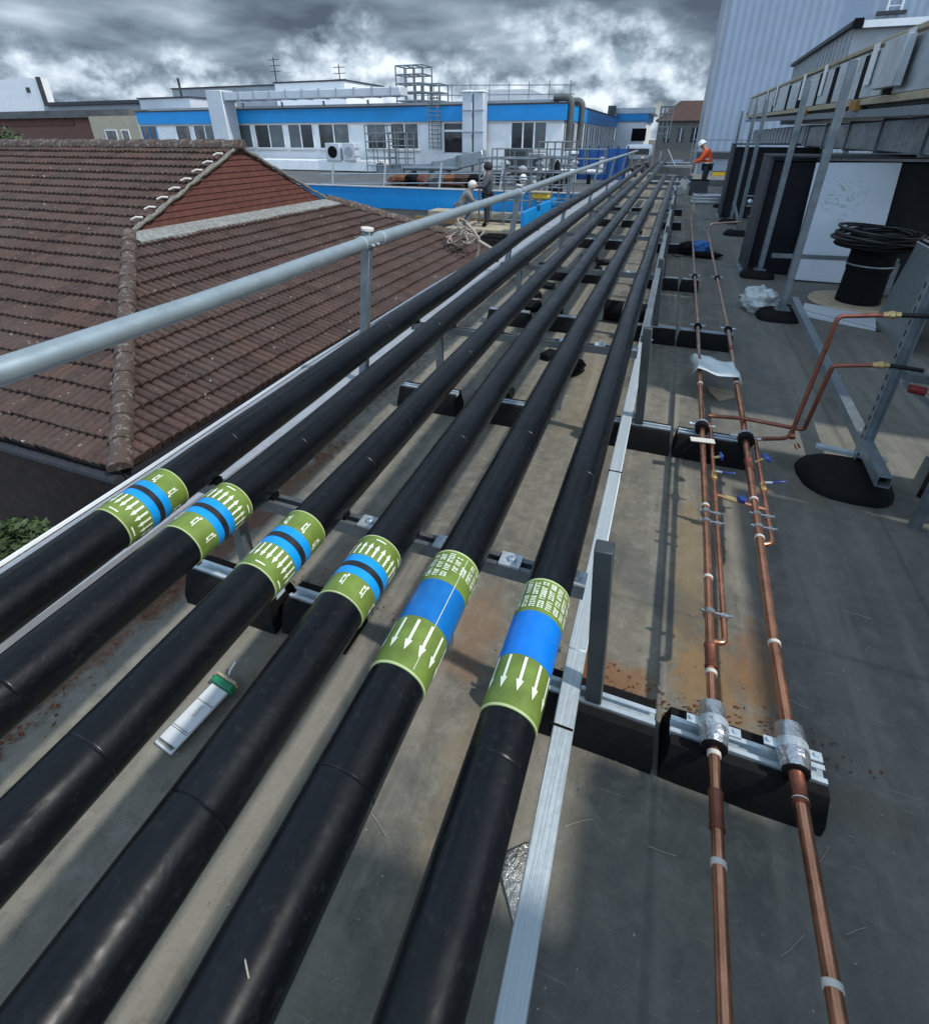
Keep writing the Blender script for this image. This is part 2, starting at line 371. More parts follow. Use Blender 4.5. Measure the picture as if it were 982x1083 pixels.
def mk_mesh_sheet():
    t = NT('grey translucent sheet'); g = t.pos()
    c = t.mix(t.noise(g, 5, 5), (.10, .12, .12), (.17, .19, .19))
    k = t.math('MULTIPLY', t.ramp(t.noise(g, 14, 4, .6, 1.5), [(.56, 0.0), (.62, 1.0)]), t.ramp(t.noise(g, 3.2, 2), [(.5, 0.0), (.6, 1.0)]))
    t.col(t.mix(t.math('MULTIPLY', k, .7), c, (.03, .12, .07))); t.rough(.35); return t.m
MAT['sheet'] = mk_mesh_sheet()
# ------------------------------------------------------------------ sky, sun
S = Vector((.80, -.13, 1.0)).normalized()
EL = math.asin(S.z); AZ = math.atan2(S.x, S.y)
w = bpy.data.worlds.new('World'); SC.world = w; w.use_nodes = True
wt = NT.__new__(NT); wt.t = w.node_tree; wt.n = w.node_tree.nodes; wt._tc = None
bg = wt.n['Background']; bg.inputs['Strength'].default_value = .15
sk = wt.n.new('ShaderNodeTexSky'); sk.sky_type = 'NISHITA'; sk.sun_disc = False; sk.sun_elevation = EL; sk.sun_rotation = AZ
gen = wt.tc('Generated'); sp = wt.new('ShaderNodeSeparateXYZ'); wt.link(gen, sp.inputs[0])
# layer 1: flat grey cloud bases overhead; layer 2: banks of cumulus standing on the horizon, lit from above
zz = wt.math('ADD', wt.math('MAXIMUM', sp.outputs[2], 0), .16)
cb = wt.new('ShaderNodeCombineXYZ'); wt.link(wt.math('DIVIDE', sp.outputs[0], zz), cb.inputs[0]); wt.link(wt.math('DIVIDE', sp.outputs[1], zz), cb.inputs[1])
cv = cb.outputs[0]
def dens_(vec, sc, loc, det, ro, di=.12): return wt.noise(wt.map(vec, sc if isinstance(sc, tuple) else (sc, sc, sc), loc), 1, det, ro, di)
A1 = dens_(cv, 1.6, (4.3, 1.9, .35), 8, .48, .1)
l1 = wt.math('ADD', .25, wt.math('MULTIPLY', wt.math('SUBTRACT', A1, .5), 1.8))
az = wt.math('ARCTAN2', sp.outputs[0], sp.outputs[1])
c2 = wt.new('ShaderNodeCombineXYZ'); wt.link(az, c2.inputs[0]); wt.link(sp.outputs[2], c2.inputs[1])
v2 = c2.outputs[0]
CS = (15.0, 19.0, 1); CL = (2.6, 7.3, .4)
C1 = dens_(v2, CS, CL, 11, .55, .0); C2 = dens_(wt.map(v2, (1, 1, 1), (.010, .020, 0)), CS, CL, 4, .5, .0)
big2 = dens_(v2, (4.0, 7.5, 1), (.7, 3.1, 0), 3, .5)
l2 = wt.math('ADD', wt.math('MULTIPLY', wt.math('SUBTRACT', C1, C2), 2.2), wt.math('ADD', .63, wt.math('MULTIPLY', wt.math('SUBTRACT', C1, .5), .75)))
l2 = wt.math('ADD', l2, wt.math('MULTIPLY', wt.math('SUBTRACT', big2, .5), 1.1))
edge_ = wt.math('ADD', sp.outputs[2], wt.math('ADD', wt.math('MULTIPLY', wt.math('SUBTRACT', dens_(v2, (5.0, 7.0, 1), (8.1, 2.2, 0), 6, .58), .5), .30), wt.math('MULTIPLY', az, -.05)))
mixf = wt.ramp(edge_, [(.115, 0.0), (.165, 1.0)])
lm = wt.mix(mixf, l2, l1)
sw = wt.new('ShaderNodeRGBToBW'); wt.link(lm, sw.inputs[0]); lit = sw.outputs[0]
ccol = wt.ramp(lit, [(.02, (.075, .095, .125)), (.26, (.16, .20, .24)), (.46, (.27, .32, .365)), (.62, (.42, .475, .515)), (.80, (.55, .60, .635)), (1.0, (.72, .76, .78))])
cc = wt.mix(1.0, ccol, (7.9, 8.3, 8.9), 'MULTIPLY')
gap = wt.math('MULTIPLY', wt.ramp(C1, [(.28, .5), (.38, 0.0)]), wt.math('SUBTRACT', 1.0, mixf))
fin = wt.mix(gap, cc, sk.outputs[0])
brt = wt.ramp(wt.math('ADD', .5, wt.math('MULTIPLY', sp.outputs[1], -.5)), [(.38, (1, 1, 1)), (.75, (2.3, 2.35, 2.45))])
fin = wt.mix(1.0, fin, brt, 'MULTIPLY')
zen = wt.ramp(sp.outputs[2], [(.24, (1, 1, 1)), (.60, (2.35, 2.35, 2.3))])
fin = wt.mix(1.0, fin, zen, 'MULTIPLY')
wt.link(fin, bg.inputs['Color'])
sl = bpy.data.lights.new('sun', 'SUN'); sl.energy = 3.1; sl.angle = R(1.8); sl.color = (1, .96, .90)
so = bpy.data.objects.new('sun', sl); COL.objects.link(so); so.rotation_euler = S.to_track_quat('Z', 'Y').to_euler(); so.location = S*60
vs = SC.view_settings; vs.view_transform = 'Standard'; vs.look = 'None'; vs.gamma = 1; vs.exposure = 0.14; vs.use_curve_mapping = False
SC.cycles.use_denoising = True; SC.cycles.max_bounces = 6
#__SECTIONS__
# ================================================================== ground and flat roofs
GZ = -8.0
b = MB(); b.quad(V(-2500, -2500, GZ), V(2500, -2500, GZ), V(2500, 2500, GZ), V(-2500, 2500, GZ))
tag(b.build('ground', M('ground', (.06, .065, .045), .9, 0, .3, .05, 0, col2=(.11, .10, .085))), kind='structure')
# the roof the pipes run over: one slab sheet, long, down to the ground
DX0 = -2.05
b = MB()
NX, NY = 60, 120
b.bb(DX0, 14, -6, 36, GZ+.01, 0)
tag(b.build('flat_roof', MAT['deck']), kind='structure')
# lower flat roof towards the blue building
b = MB(); b.bb(-34, -2.75, 17.03, 60, -3.0, .12)
tag(b.build('lower_roof', MAT['dkgrey']), kind='structure')
# grey capping along the roof edge
b = MB()
ys = [-4+.8*i for i in range(51)]
def cap_l(y): return interp([(0, -2.47), (1, -2.48), (2, -2.53), (3, -2.60), (6, -2.66), (30, -2.7)], y)
prof = lambda y: [V(DX0+.03, y, .004), V(DX0+.03, y, .07), V(DX0-.12, y, .085), V(cap_l(y)+.06, y, .06), V(cap_l(y), y, .035), V(cap_l(y)-.004, y, -.10), V(cap_l(y)+.02, y, -.10), V(cap_l(y)+.02, y, .0)]
P = [prof(y) for y in ys]; n = len(P[0]); vs_ = [p for q in P for p in q]
b.add(vs_, [(i*n+k, i*n+(k+1) % n, (i+1)*n+(k+1) % n, (i+1)*n+k) for i in range(len(ys)-1) for k in range(n)])
root = thing('roof_edge_capping', 'grey metal capping strip along the roof edge beside the tiled roof', 'capping', (DX0-.25, 3, 0))
b.build('capping_strip', M('grey capping', (.30, .32, .35), .55, .15, .12, 5, .1, 60, dirt=.15), root)
b = MB()
for y0, y1 in zip(ys, ys[1:]):
    b.bar(V(cap_l(y0)-.012, y0, .045), V(cap_l(y1)-.012, y1, .045), .012, .016)
b.build('edge_bead', MAT['white'], root)
b = MB(); b.bb(DX0-.55, DX0-.02, -6, 36, GZ, -.12)
b.build('edge_wall', MAT['brick'], root)
# ================================================================== tiled hipped house next door
PIT = .42; TP = math.tan(PIT); CPI = math.cos(PIT); SPI = math.sin(PIT)
XE, YE, ZE, DD, YR = -4.52, 2.65, -1.145, 3.27, 8.57
YF = 2*YR-YE; XW = -24.0
house = thing('tiled_house', 'brown concrete tiled hipped roof house with red hung gablet', 'house', (XE-4, YR, GZ))
def tiled(o, u, v, n, ulim, ncourse, gauge, sp, name, seed):
    """courses of rolled tiles; ulim(run)->(u0,u1) along the eave for a given slope run"""
    rnd = random.Random(seed); b = MB(); b.uv = []
    PH = (.07, .10, .20, .36, .52, .68, .84, .94, .97)
    HH = (.0, .024, .040, .050, .053, .050, .040, .024, .0)
    und = MB()
    for c in range(ncourse):
        s0 = c*gauge; s1 = s0+gauge*1.06
        a0, a1 = ulim(s0); c0, c1 = ulim(s0+gauge)
        lo, hi = min(a0, c0), max(a1, c1)
        if hi-lo < sp: continue
        slip = rnd.uniform(-.006, .006); tj = None
        def put(uu, s, hh):
            e0, e1 = ulim(max(0, min(s, s0+gauge)))
            return o+u*min(max(uu, e0), e1)+v*s+n*hh
        # black sheet added under the tiles to darken the open joints
        und.add([put(lo, s0, -.03), put(hi, s0, -.03), put(hi, s0+gauge, -.03), put(lo, s0+gauge, -.03)], [(0, 1, 2, 3)])
        for k in range(int(lo/sp)-1, int(hi/sp)+2):
            if (k+1)*sp <= lo or k*sp >= hi: continue
            if k % 2 == 0 or tj is None: tj = (rnd.uniform(-.005, .005), rnd.uniform(-.014, .014), rnd.uniform(-.008, .008), rnd.random())
            o_ = len(b.v)
            for q, (ph, hh) in enumerate(zip(PH, HH)):
                uu = (k+ph)*sp; sl_ = s0+slip+tj[1]*.6
                b.v += [put(uu, sl_+.006, -.016), put(uu, sl_, .044+hh+tj[0]), put(uu, sl_+.022, .050+hh+tj[0]), put(uu, s1, .002+hh*.9+tj[2]*.4)]
                for _ in range(4): b.uv.append((k//2+.5+c*57, c+.5))
            for i in range(len(PH)-1):
                for q in range(3): b.f.append((o_+i*4+q, o_+(i+1)*4+q, o_+(i+1)*4+q+1, o_+i*4+q+1))
    und.build('added_black_sheet', MAT['black'], house)
    ob = b.build(name, MAT['tile'], house, angle=50)
    return ob
LMAIN = (YR-YE)/CPI; NC = 24; G = LMAIN/NC
def ul_main(s):
    q = s*CPI; return (XW-XE, -min(q, DD)+.0)
tiled(V(XE, YE, ZE), V(1, 0, 0), V(0, CPI, SPI), V(0, -SPI, CPI), ul_main, NC, G, .118, 'main_roof_slope', 1)
def ul_hip(s):
    q = min(s*CPI, DD); return (q, (YF-YE)-q)
NH = int(DD/CPI/G)
tiled(V(XE, YE, ZE), V(0, 1, 0), V(-CPI, 0, SPI), V(SPI, 0, CPI), ul_hip, NH, G, .118, 'hip_roof_slope', 2)
b = MB(); zr = ZE+(YR-YE)*TP
b.quad(V(XW, YR, zr), V(XE-DD, YR, zr), V(XE-DD, YF-DD, ZE+DD*TP), V(XW, YF-DD, ZE+DD*TP)); b.quad(V(XW, YF-DD, ZE+DD*TP), V(XE-DD, YF-DD, ZE+DD*TP), V(XE, YF, ZE), V(XW, YF, ZE))
b.build('rear_roof_slope', MAT['ridge'], house)
# gablet with courses of red tiles (each course a slab standing a little proud)
b = MB(); gx = XE-DD-.03; zb = ZE+DD*TP; hw = YR-YE-DD
nco = 12; H_ = zr-zb+.06
for i in range(nco):
    z0, z1 = zb+H_*i/nco-.02, zb+H_*(i+1)/nco
    w0, w1 = hw*(1-i/nco), hw*(1-(i+1)/nco)
    b.add([V(gx+.032, YR-w0, z0), V(gx+.032, YR+w0, z0), V(gx+.012, YR+w1, z1), V(gx+.012, YR-w1, z1),
           V(gx-.06, YR-w0, z0), V(gx-.06, YR+w0, z0), V(gx-.06, YR+w1, z1), V(gx-.06, YR-w1, z1)],
          [(0, 1, 2, 3), (5, 4, 7, 6), (1, 0, 4, 5), (3, 2, 6, 7), (0, 3, 7, 4), (2, 1, 5, 6)])
b.build('gablet_face', MAT['redtile'], house)
# lead flashing at the foot of the gablet, dressed down over the hip tiles
b = MB(); nseg = 24; top = []; bot = []
rnd = random.Random(3)
for i in range(nseg+1):
    y = YR-hw-.10+(2*hw+.4)*i/nseg; d0 = .02; d1 = -.30+rnd.uniform(-.03, .03)
    top.append(V(gx+.06, y, zb+.09)); bot.append(V(gx+.06-d1*CPI, y, zb+.10-.30*SPI+rnd.uniform(-.006, .01)))
vs_ = top+bot+[p-V(0, 0, .06) for p in bot]; k = nseg+1
b.add(vs_, [(i, i+1, k+i+1, k+i) for i in range(nseg)]+[(k+i, k+i+1, 2*k+i+1, 2*k+i) for i in range(nseg)])
b.build('lead_flashing', MAT['lead'], house)
# half round hip and ridge caps
def caps(p0, p1, r, L, name, mat='ridge'):
    b = MB(); p0, p1 = Vector(p0), Vector(p1); d = (p1-p0); n = max(1, int(d.length/L)); dn = d.normalized()
    side = dn.cross(V(0, 0, 1)).normalized(); up = side.cross(dn)
    for i in range(n):
        a = p0+d*(i/n)+up*.0; e = p0+d*((i+1.07)/n)
        vs_ = []
        for q, rr in ((a, r*1.10), (a+dn*.05, r*1.10), (e, r*.95)):
            for k in range(9):
                t = math.pi*k/8; vs_.append(q+side*math.cos(t)*rr+up*(math.sin(t)*rr-.02+random.uniform(-.004, .004)))
        b.add(vs_, [(j*9+k, j*9+k+1, (j+1)*9+k+1, (j+1)*9+k) for j in range(2) for k in range(8)]+[tuple(range(8, -1, -1))])
    return b.build(name, MAT[mat], house, angle=50)
caps(V(XE+.02, YE-.02, ZE+.06), V(XE-DD, YE+DD, ZE+DD*TP+.07), .100, .33, 'hip_ridge')
caps(V(XE+.02, YF+.02, ZE+.06), V(XE-DD, YF-DD, ZE+DD*TP+.07), .13, .33, 'hip_ridge')
caps(V(XE-DD+.1, YR, zr+.05), V(XW, YR, zr+.05), .13, .4, 'ridge')
# verge mortar up the near edge of the gablet with broken tile ends
b = MB(); rnd = random.Random(5)
for sg in (-1, 1):
    a = V(XE-DD+.02, YR+sg*hw, zb+.07); e = V(XE-DD+.02, YR, zr+.05); n = 26
    pts = [a+(e-a)*(i/n)+V(rnd.uniform(-.012, .012), 0, rnd.uniform(-.012, .012)) for i in range(n+1)]
    b.tube(pts, [.034+rnd.uniform(-.010, .010) for _ in pts], 7)
b.build('verge_mortar', MAT['mortar'], house)
b = MB()
a = V(XE-DD+.02, YR-hw, zb+.08); e = V(XE-DD+.02, YR, zr+.06)
for i in range(1, 9):
    p = a+(e-a)*(i/9.5); b.tube([p+V(-.17, -.07, .035), p+V(-.10, -.03, .07), p+V(-.03, .03, .06)], .018, 6)
b.build('tile_clip', MAT['whiteband'], house)
b = MB(); b.bb(XW, XE-.30, YE+.35, YF-.35, GZ, ZE+.1)
wl = b.build('wall', M('shade darkened brick', (.035, .022, .018), .9, 0, .4, 5, .3, 40), house)  # brick coloured near black to stand in for shade under the eaves
b = MB(); b.bb(XW, XE-.02, YE+.03, YE+.06, ZE-.17, ZE-.02); b.bb(XE-.06, XE-.02, YE+.06, YF-.06, ZE-.17, ZE-.02)
b.build('fascia', MAT['dark'], house)
b = MB(); b.bb(XW, XE-.06, YE+.065, YE+.36, ZE-.16, ZE-.13)
b.build('soffit', MAT['dkgrey'], house)
b = MB(); pts = [V(XW, YE-.04, ZE-.06), V(XE-.01, YE-.04, ZE-.08)]; b.tube(pts, .055, 10); b.build('gutter', MAT['dark'], house)
# shrub down by the house wall
def leafball(b, c, rad, n, size, seed):
    rnd = random.Random(seed)
    for i in range(n):
        d = Vector((rnd.gauss(0, 1), rnd.gauss(0, 1), rnd.gauss(0, 1))).normalized()*(rnd.random()**.4)
        p = Vector(c)+Vector((d.x*rad[0], d.y*rad[1], d.z*rad[2]))*(1+.25*noise.noise(d*2.3+Vector((seed, 0, 0))))
        a = Vector((rnd.gauss(0, 1), rnd.gauss(0, 1), rnd.gauss(0, .6))).normalized()*size*rnd.uniform(.6, 1.3); e = a.cross(Vector((rnd.gauss(0, 1), rnd.gauss(0, 1), rnd.gauss(0, 1)))).normalized()*size*.55
        b.add([p-a, p+e, p+a, p-e], [(0, 1, 2, 3)])
sp_ = gp(20, 585, -2.2)
sh = thing('shrub', 'green shrub in the gap below the house eaves', 'shrub', (-6.6, 1.2, GZ))
b = MB(); cc_ = gp(10, 592, -2.0); leafball(b, cc_, (.5, .45, .35), 2200, .045, 4); leafball(b, cc_+V(-.5, -.1, -.75), (.8, .7, .7), 2600, .06, 9); leafball(b, (-6.3, 1.3, -4.4), (1.6, 1.4, 1.6), 3000, .075, 5); b.build('foliage', MAT['leaf'], sh)
b = MB(); b.tube([V(-6.6, 1.2, GZ), V(-6.5, 1.25, -4.6), V(-6.4, 1.2, -3.6)], [.07, .05, .03], 8); b.build('stem', MAT['bark'], sh)
# ================================================================== the six black insulated pipes
ZP = .70
def rowX(tab): return lambda y: sum(interp(tab, y+d) for d in (-.9, -.6, -.3, 0, .3, .6, .9))/7
PIPES = [
 dict(r=.068, end=27, tab=[(-1, -1.335), (.9, -1.345), (1.6, -1.41), (2.4, -1.45), (4.1, -1.50), (6.2, -1.61), (9.2, -1.66), (27, -1.75)], lab=(.715, .925), kind='a', nth='first', side='outermost of the six, beside the roof edge'),
 dict(r=.066, end=26, tab=[(-1, -1.10), (.9, -1.10), (1.5, -1.155), (2.2, -1.18), (3.4, -1.22), (5.5, -1.24), (8.7, -1.27), (27, -1.36)], lab=(.735, .94), kind='b', nth='second', side='second from the roof edge'),
 dict(r=.061, end=31, tab=[(-1, -.825), (.9, -.825), (1.4, -.855), (2.4, -.875), (4, -.905), (6, -.94), (10.7, -.985), (31, -1.03)], lab=(.70, .915), kind='a', nth='third', side='third from the roof edge'),
 dict(r=.061, end=31, tab=[(-1, -.575), (.9, -.575), (1.4, -.61), (2.5, -.63), (3.8, -.645), (6.2, -.685), (13.5, -.72), (31, -.74)], lab=(.70, .90), kind='b', nth='fourth', side='fourth from the roof edge'),
 dict(r=.061, end=17.6, tab=[(-1, -.36), (.6, -.37), (1.1, -.378), (1.8, -.385), (3.9, -.39), (8, -.398), (18, -.39)], lab=(.585, .92), kind='c', nth='fifth', side='fifth from the roof edge'),
 dict(r=.0555, end=16.6, tab=[(-1, -.128), (.9, -.135), (1.5, -.137), (2.4, -.131), (3.2, -.148), (4.6, -.138), (8.3, -.150), (17, -.14)], lab=(.585, .915), kind='d', nth='sixth', side='nearest the copper pipes'),
]
def arrow_pts(w, L, hw_, hl):   # arrow along +t, in (a,t) plane
    return [(-w/2, 0), (w/2, 0), (w/2, L-hl), (hw_/2, L-hl), (0, L), (-hw_/2, L-hl), (-w/2, L-hl)]
for pi_, P in enumerate(PIPES):
    tab, r0, end = P['tab'], P['r'], P['end']
    xf = rowX(tab); rnd = random.Random(100+pi_)
    root = thing('insulated_pipe', None, 'pipe', (xf(1), 1.0, ZP), 'black insulated pipes in parallel along the roof')
    root['label'] = {0: 'black lagged pipe on the outside, next to the roof edge capping', 1: 'black lagged pipe second in from the roof edge, label arrows pointing away',
        2: 'black lagged pipe third from the roof edge, banded label arrows pointing nearer', 3: 'black lagged pipe fourth from the roof edge, banded label arrows pointing away',
        4: 'black lagged pipe with broad blue label, left one of the two', 5: 'black lagged pipe with broad blue label, nearest the copper pipes'}[pi_]
    joints = sorted([rnd.uniform(1.15, 1.5)+k*1.0+rnd.uniform(-.15, .15) for k in range(int(end))]+[.5 if pi_ == 5 else .18+rnd.random()*.2, -.4])
    yy = []; y = -1.0
    while y < end:
        yy.append(y); y += .03 if y < 4 else (.08 if y < 9 else .25)
    for j in joints:
        if not (P['lab'][0]-.04 < j < P['lab'][1]+.04): yy += [j+d for d in (-.004, -.002, 0, .002, .004)]
    yy = sorted(q for q in yy if q < end)
    pts = []; rs = []
    for y in yy:
        dl = max(P['lab'][0]-.02-y, y-P['lab'][1]-.02, 0); fl = min(1, dl/.15)
        sag = fl*.005*noise.noise(Vector((pi_*5.1, y*1.3, 0)))
        pts.append(V(xf(y)+fl*.003*noise.noise(Vector((pi_*3.7, y*1.1, 4))), y, ZP+sag))
        q = r0*(1+fl*.018*noise.noise(Vector((pi_*9.3, y*3.1, 7)))+fl*.008*noise.noise(Vector((pi_*2.3, y*9.0, 2))))
        dmin = min(abs(y-j) for j in joints)
        if dmin < .0012: q *= .972
        rs.append(q)
    b = MB(); b.tube(pts, rs, 40); b.build('insulation', MAT['insul'], root, angle=60)
    # flow label
    l0, l1 = P['lab']; L = l1-l0
    def ring(b, t0, t1, k, n=44):
        a0 = V(xf(l0+t0*L), l0+t0*L, ZP); a1 = V(xf(l0+t1*L), l0+t1*L, ZP); nn = max(2, int((t1-t0)*12)); b.tube([V(xf(l0+(t0+(t1-t0)*i/nn)*L), l0+(t0+(t1-t0)*i/nn)*L, ZP) for i in range(nn+1)], r0*k, n, cap=True)
    def wrap(b, poly, k=1.062):   # poly in (angle rad, t along label 0..1) -> curved patch
        ps = []
        for a, t in poly:
            y = l0+t*L; ps.append(V(xf(y)+math.sin(a)*r0*k, y, ZP+math.cos(a)*r0*k))
        b.add(ps, [tuple(range(len(ps)))])
    def wrect(b, a0, a1, t0, t1, k=1.062):
        n = max(1, int(abs(a1-a0)/.12))
        for i in range(n):
            x0 = a0+(a1-a0)*i/n; x1 = a0+(a1-a0)*(i+1)/n
            wrap(b, [(x0, t0), (x1, t0), (x1, t1), (x0, t1)], k)
    b = MB(); ring(b, 0, 1, 1.035); lb = b.build('flow_label', MAT['green'], root, angle=60)
    b = MB(); ring(b, -.008, .007, 1.042); ring(b, .993, 1.008, 1.042); b.build('label_edge', MAT['greenl'], lb, angle=60)
    arrows = MB(); text = MB()
    kind = P['kind']
    if kind in 'ab':
        flip = kind == 'b'
        T = (lambda t: 1-t) if flip else (lambda t: t)
        def rg(name, mat, t0, t1, k):
            b = MB(); ring(b, min(T(t0), T(t1)), max(T(t0), T(t1)), k); b.build(name, MAT[mat], lb, angle=60)
        rg('blue_band', 'blue', .37, .49, 1.046); rg('black_band', 'blacktape', .487, .575, 1.052); rg('blue_band', 'blue', .572, .69, 1.046)
        na = 22
        for i in range(na):
            a = 2*math.pi*i/na+.07
            w_ = .085
            wrap(arrows, [(a+x*1.0, T(.355-.22*t)) for x, t in ((-w_*.55, 0), (w_*.55, 0), (w_*.55, .62), (w_*1.15, .62), (0, 1), (-w_*1.15, .62), (-w_*.55, .62))])
        for i in range(5):
            a = 2*math.pi*i/5+.3
            wrect(text, a-.22, a+.22, T(.055), T(.075))
        # two-letter marks round the far side of the bands
        for i in range(7):
            a = 2*math.pi*i/7+.25+pi_*.2
            q = .115
            def st(x0, x1, y0, y1): wrect(text, a+min(x0, x1)*q, a+max(x0, x1)*q, T(.80+y0*.12), T(.80+y1*.12))
            st(-.9, -.5, -.55, .55); st(-.5, 0, .25, .55); st(-.5, 0, -.55, -.25); st(.25, .6, -.75, .75); st(.6, 1.0, -.75, -.45)
    else:
        b = MB(); ring(b, .36 if kind == 'c' else .345, .70, 1.046); b.build('blue_band', MAT['blue3' if kind == 'c' else 'blue2'], lb, angle=60)
        na = 12 if kind == 'c' else 11
        for i in range(na):
            a = 2*math.pi*i/na+(.05 if kind == 'c' else .1)
            w_ = .075
            wrap(arrows, [(a+x, .335-.235*t) for x, t in ((-w_*.7, 0), (w_*.7, 0), (w_*.7, .68), (w_*1.75, .68), (0, 1), (-w_*1.75, .68), (-w_*.7, .68))])
        # unreadably fine print: rows of tiny strokes running along the pipe
        rows_ = 19
        for i in range(rows_):
            a = 2*math.pi*i/rows_
            t = .735+(.0 if kind == 'd' else rnd.choice((.0, .03, .08))); stop = .965-(0 if kind == 'd' else rnd.choice((.0, .02, .07)))
            h = .112
            while t < stop:
                wl_ = rnd.randint(3, 7)
                for _ in range(wl_):
                    if t > stop: break
                    g = rnd.randint(0, 3); d = .0165
                    if g == 0: wrect(text, a-h, a+h, t, t+.0062); wrect(text, a-h, a-h*.45, t+.0062, t+d-.003)
                    elif g == 1: wrect(text, a-h, a+h, t+.003, t+.0105)
                    elif g == 2: wrect(text, a-h, a+h, t, t+.0052); wrect(text, a+h*.40, a+h, t+.0052, t+d-.0077); wrect(text, a-h, a+h, t+d-.0077, t+d-.0025)
                    else: wrect(text, a-h, a-h*.5, t, t+d-.003); wrect(text, a+h*.5, a+h, t, t+d-.003); wrect(text, a-h*.5, a+h*.5, t+.003, t+.008)
                    t += d
                t += .014
        if kind == 'c':
            for a in (.62, 2.4): wrect(text, a-.010, a+.010, .02, .98, 1.05)
    arrows.build('flow_arrows', MAT['whitep'], lb); text.build('lettering', MAT['whitep'], lb)
# ================================================================== support frames, rubber feet, strut
ROWS = [1.085, 2.95, 4.92, 6.95, 9.4, 12.0, 14.3]
ZC = .615
nearname = ['nearest the camera', 'second from the camera', 'third from the camera', 'fourth from the camera', 'fifth from the camera', 'sixth from the camera', 'farthest along the roof']
frame0 = None
def channel(b, x0, x1, y, z, w=.045, h=.045, t=.006):
    b.bb(x0, x1, y-w/2, y+w/2, z-h, z-h+t); b.bb(x0, x1, y-w/2, y-w/2+t, z-h+t, z); b.bb(x0, x1, y+w/2-t, y+w/2, z-h+t, z)
    b.bb(x0, x1, y-w/2+t, y-w/2+t+.009, z-t, z-.0005); b.bb(x0, x1, y+w/2-t-.009, y+w/2-t, z-t, z-.0005)
def mk_frame(y, i):
    t = thing('pipe_support_frame', f'galvanised frame under the black pipes, {nearname[i]}', 'pipe support', (-.7, y, 0), 'steel frames carrying the black pipes')
    b = MB(); channel(b, -1.49, -.056, y, ZC, .05, .045); b.build('crossbar', MAT['galvd'], t)
    for x in (-1.30, -.48):
        b = MB(); b.bb(x-.02, x+.02, y-.02, y+.02, .152, ZC-.046); b.build('leg', MAT['galvd'], t)
    b = MB(); zt = .755
    b.bar(V(.020, y, .1525), V(-.022, y, zt), .049, .05, (0, 1, 0)); b.build('upright', MAT['postg'], t, bevel=.003)
    for x in (-1.255, -.735, -.475, -.27, -.085):
        b = MB(); b.box((x, y, ZC+.0045), (.062, .052, .007)); b.lathe([(.0, .008), (.013, .008), (.013, .017), (.004, .0172), (.004, .03), (0, .03)], (x+.005, y, ZC), 6); b.build('fixing_plate', MAT['galvl'], t)
    b = MB()
    for P in PIPES[:6]:
        if y < P['end']:
            x = interp(P['tab'], y); b.bb(x-.022, x+.022, y-.015, y+.015, ZC+.001, ZC+.020)
    b.build('pipe_saddle', MAT['black'], t)
    return t
for i, y in enumerate(ROWS): mk_frame(y, i)
def mk_block(x0, x1, y, label):
    t = thing('rubber_block', label, 'rubber block', ((x0+x1)/2, y, 0), 'black rubber support blocks on the roof')
    b = MB(); z = .125; wB, wT = .082, .066
    n = max(3, int((x1-x0)/.06)); vs_ = []
    rnd = random.Random(int(x0*1000+y*77))
    for k in range(n+1):
        x = x0+(x1-x0)*k/n; e = .012 if k in (0, n) else 0
        xx = x+(e if k == 0 else -e if k == n else 0)
        for yy_, zz_ in ((-wB, .002), (-wB, .045), (-wT-.004, z-.012), (-wT+.008, z+.018), (-.030, z+.019), (-.029, z), (.029, z), (.030, z+.019), (wT-.008, z+.018), (wT+.004, z-.012), (wB, .045), (wB, .002)):
            vs_.append(V(x if zz_ < .05 else xx, y+yy_+rnd.uniform(-.002, .002), zz_))
    b.add(vs_, [(i*12+k, i*12+(k+1) % 12, (i+1)*12+(k+1) % 12, (i+1)*12+k) for i in range(n) for k in range(12)]+[tuple(range(11, -1, -1)), tuple(n*12+k for k in range(12))])
    b.build('rubber_body', MAT['rubber'], t, angle=25)
    b = MB(); channel(b, x0+.012, x1-.012, y, z+.026, .05, .0255, .004); b.build('rail_strip', MAT['galvl'], t)
    return t
rn = ['first', 'second', 'third', 'fourth', 'fifth', 'sixth', 'seventh']
for i, y in enumerate(ROWS):
    xr = [.66, .645, .69, .45, .25, .24, .2][i]
    where = f'in the {rn[i]} row from the camera'
    mk_block(-1.60, -1.16, y, f'rubber block under the outer black pipes {where}')
    if i != 0: mk_block(-.98, -.60, y, f'rubber block under the middle black pipes {where}')
    else: mk_block(-1.14, -.86, y+.02, f'rubber block under the third black pipe {where}')
    mk_block(-.28, .215, y, f'rubber block beside the long steel strut {where}')
    if i < 4: mk_block(.235, xr, y, f'rubber block under the copper pipes {where}')
# long galvanised strut lying on the blocks
strut = thing('long_strut', 'long pale galvanised strut running along beside the sixth black pipe', 'steel strut', (-.045, 3, .19))
b = MB(); b.bar(V(-.012, -.6, .173), V(-.056, 1.2, .173), .06, .04); b.bar(V(-.056, 1.2005, .173), V(-.052, 17, .173), .06, .04); b.build('channel', MAT['strut'], strut, bevel=.003)
b = MB(); 
for y in (.93, 2.3): b.bb(-.089, -.022, y-.003, y+.003, .1515, .1965)
b.build('cable_tie', MAT['black'], strut)
b = MB()
for y in (1.3, 2.99, 4.4): b.box((-.008, y, .185), (.03, .05, .03)); b.tube([V(.005, y, .186), V(.022, y, .186)], .008, 6)
b.build('strut_clip', MAT['galv'], strut)
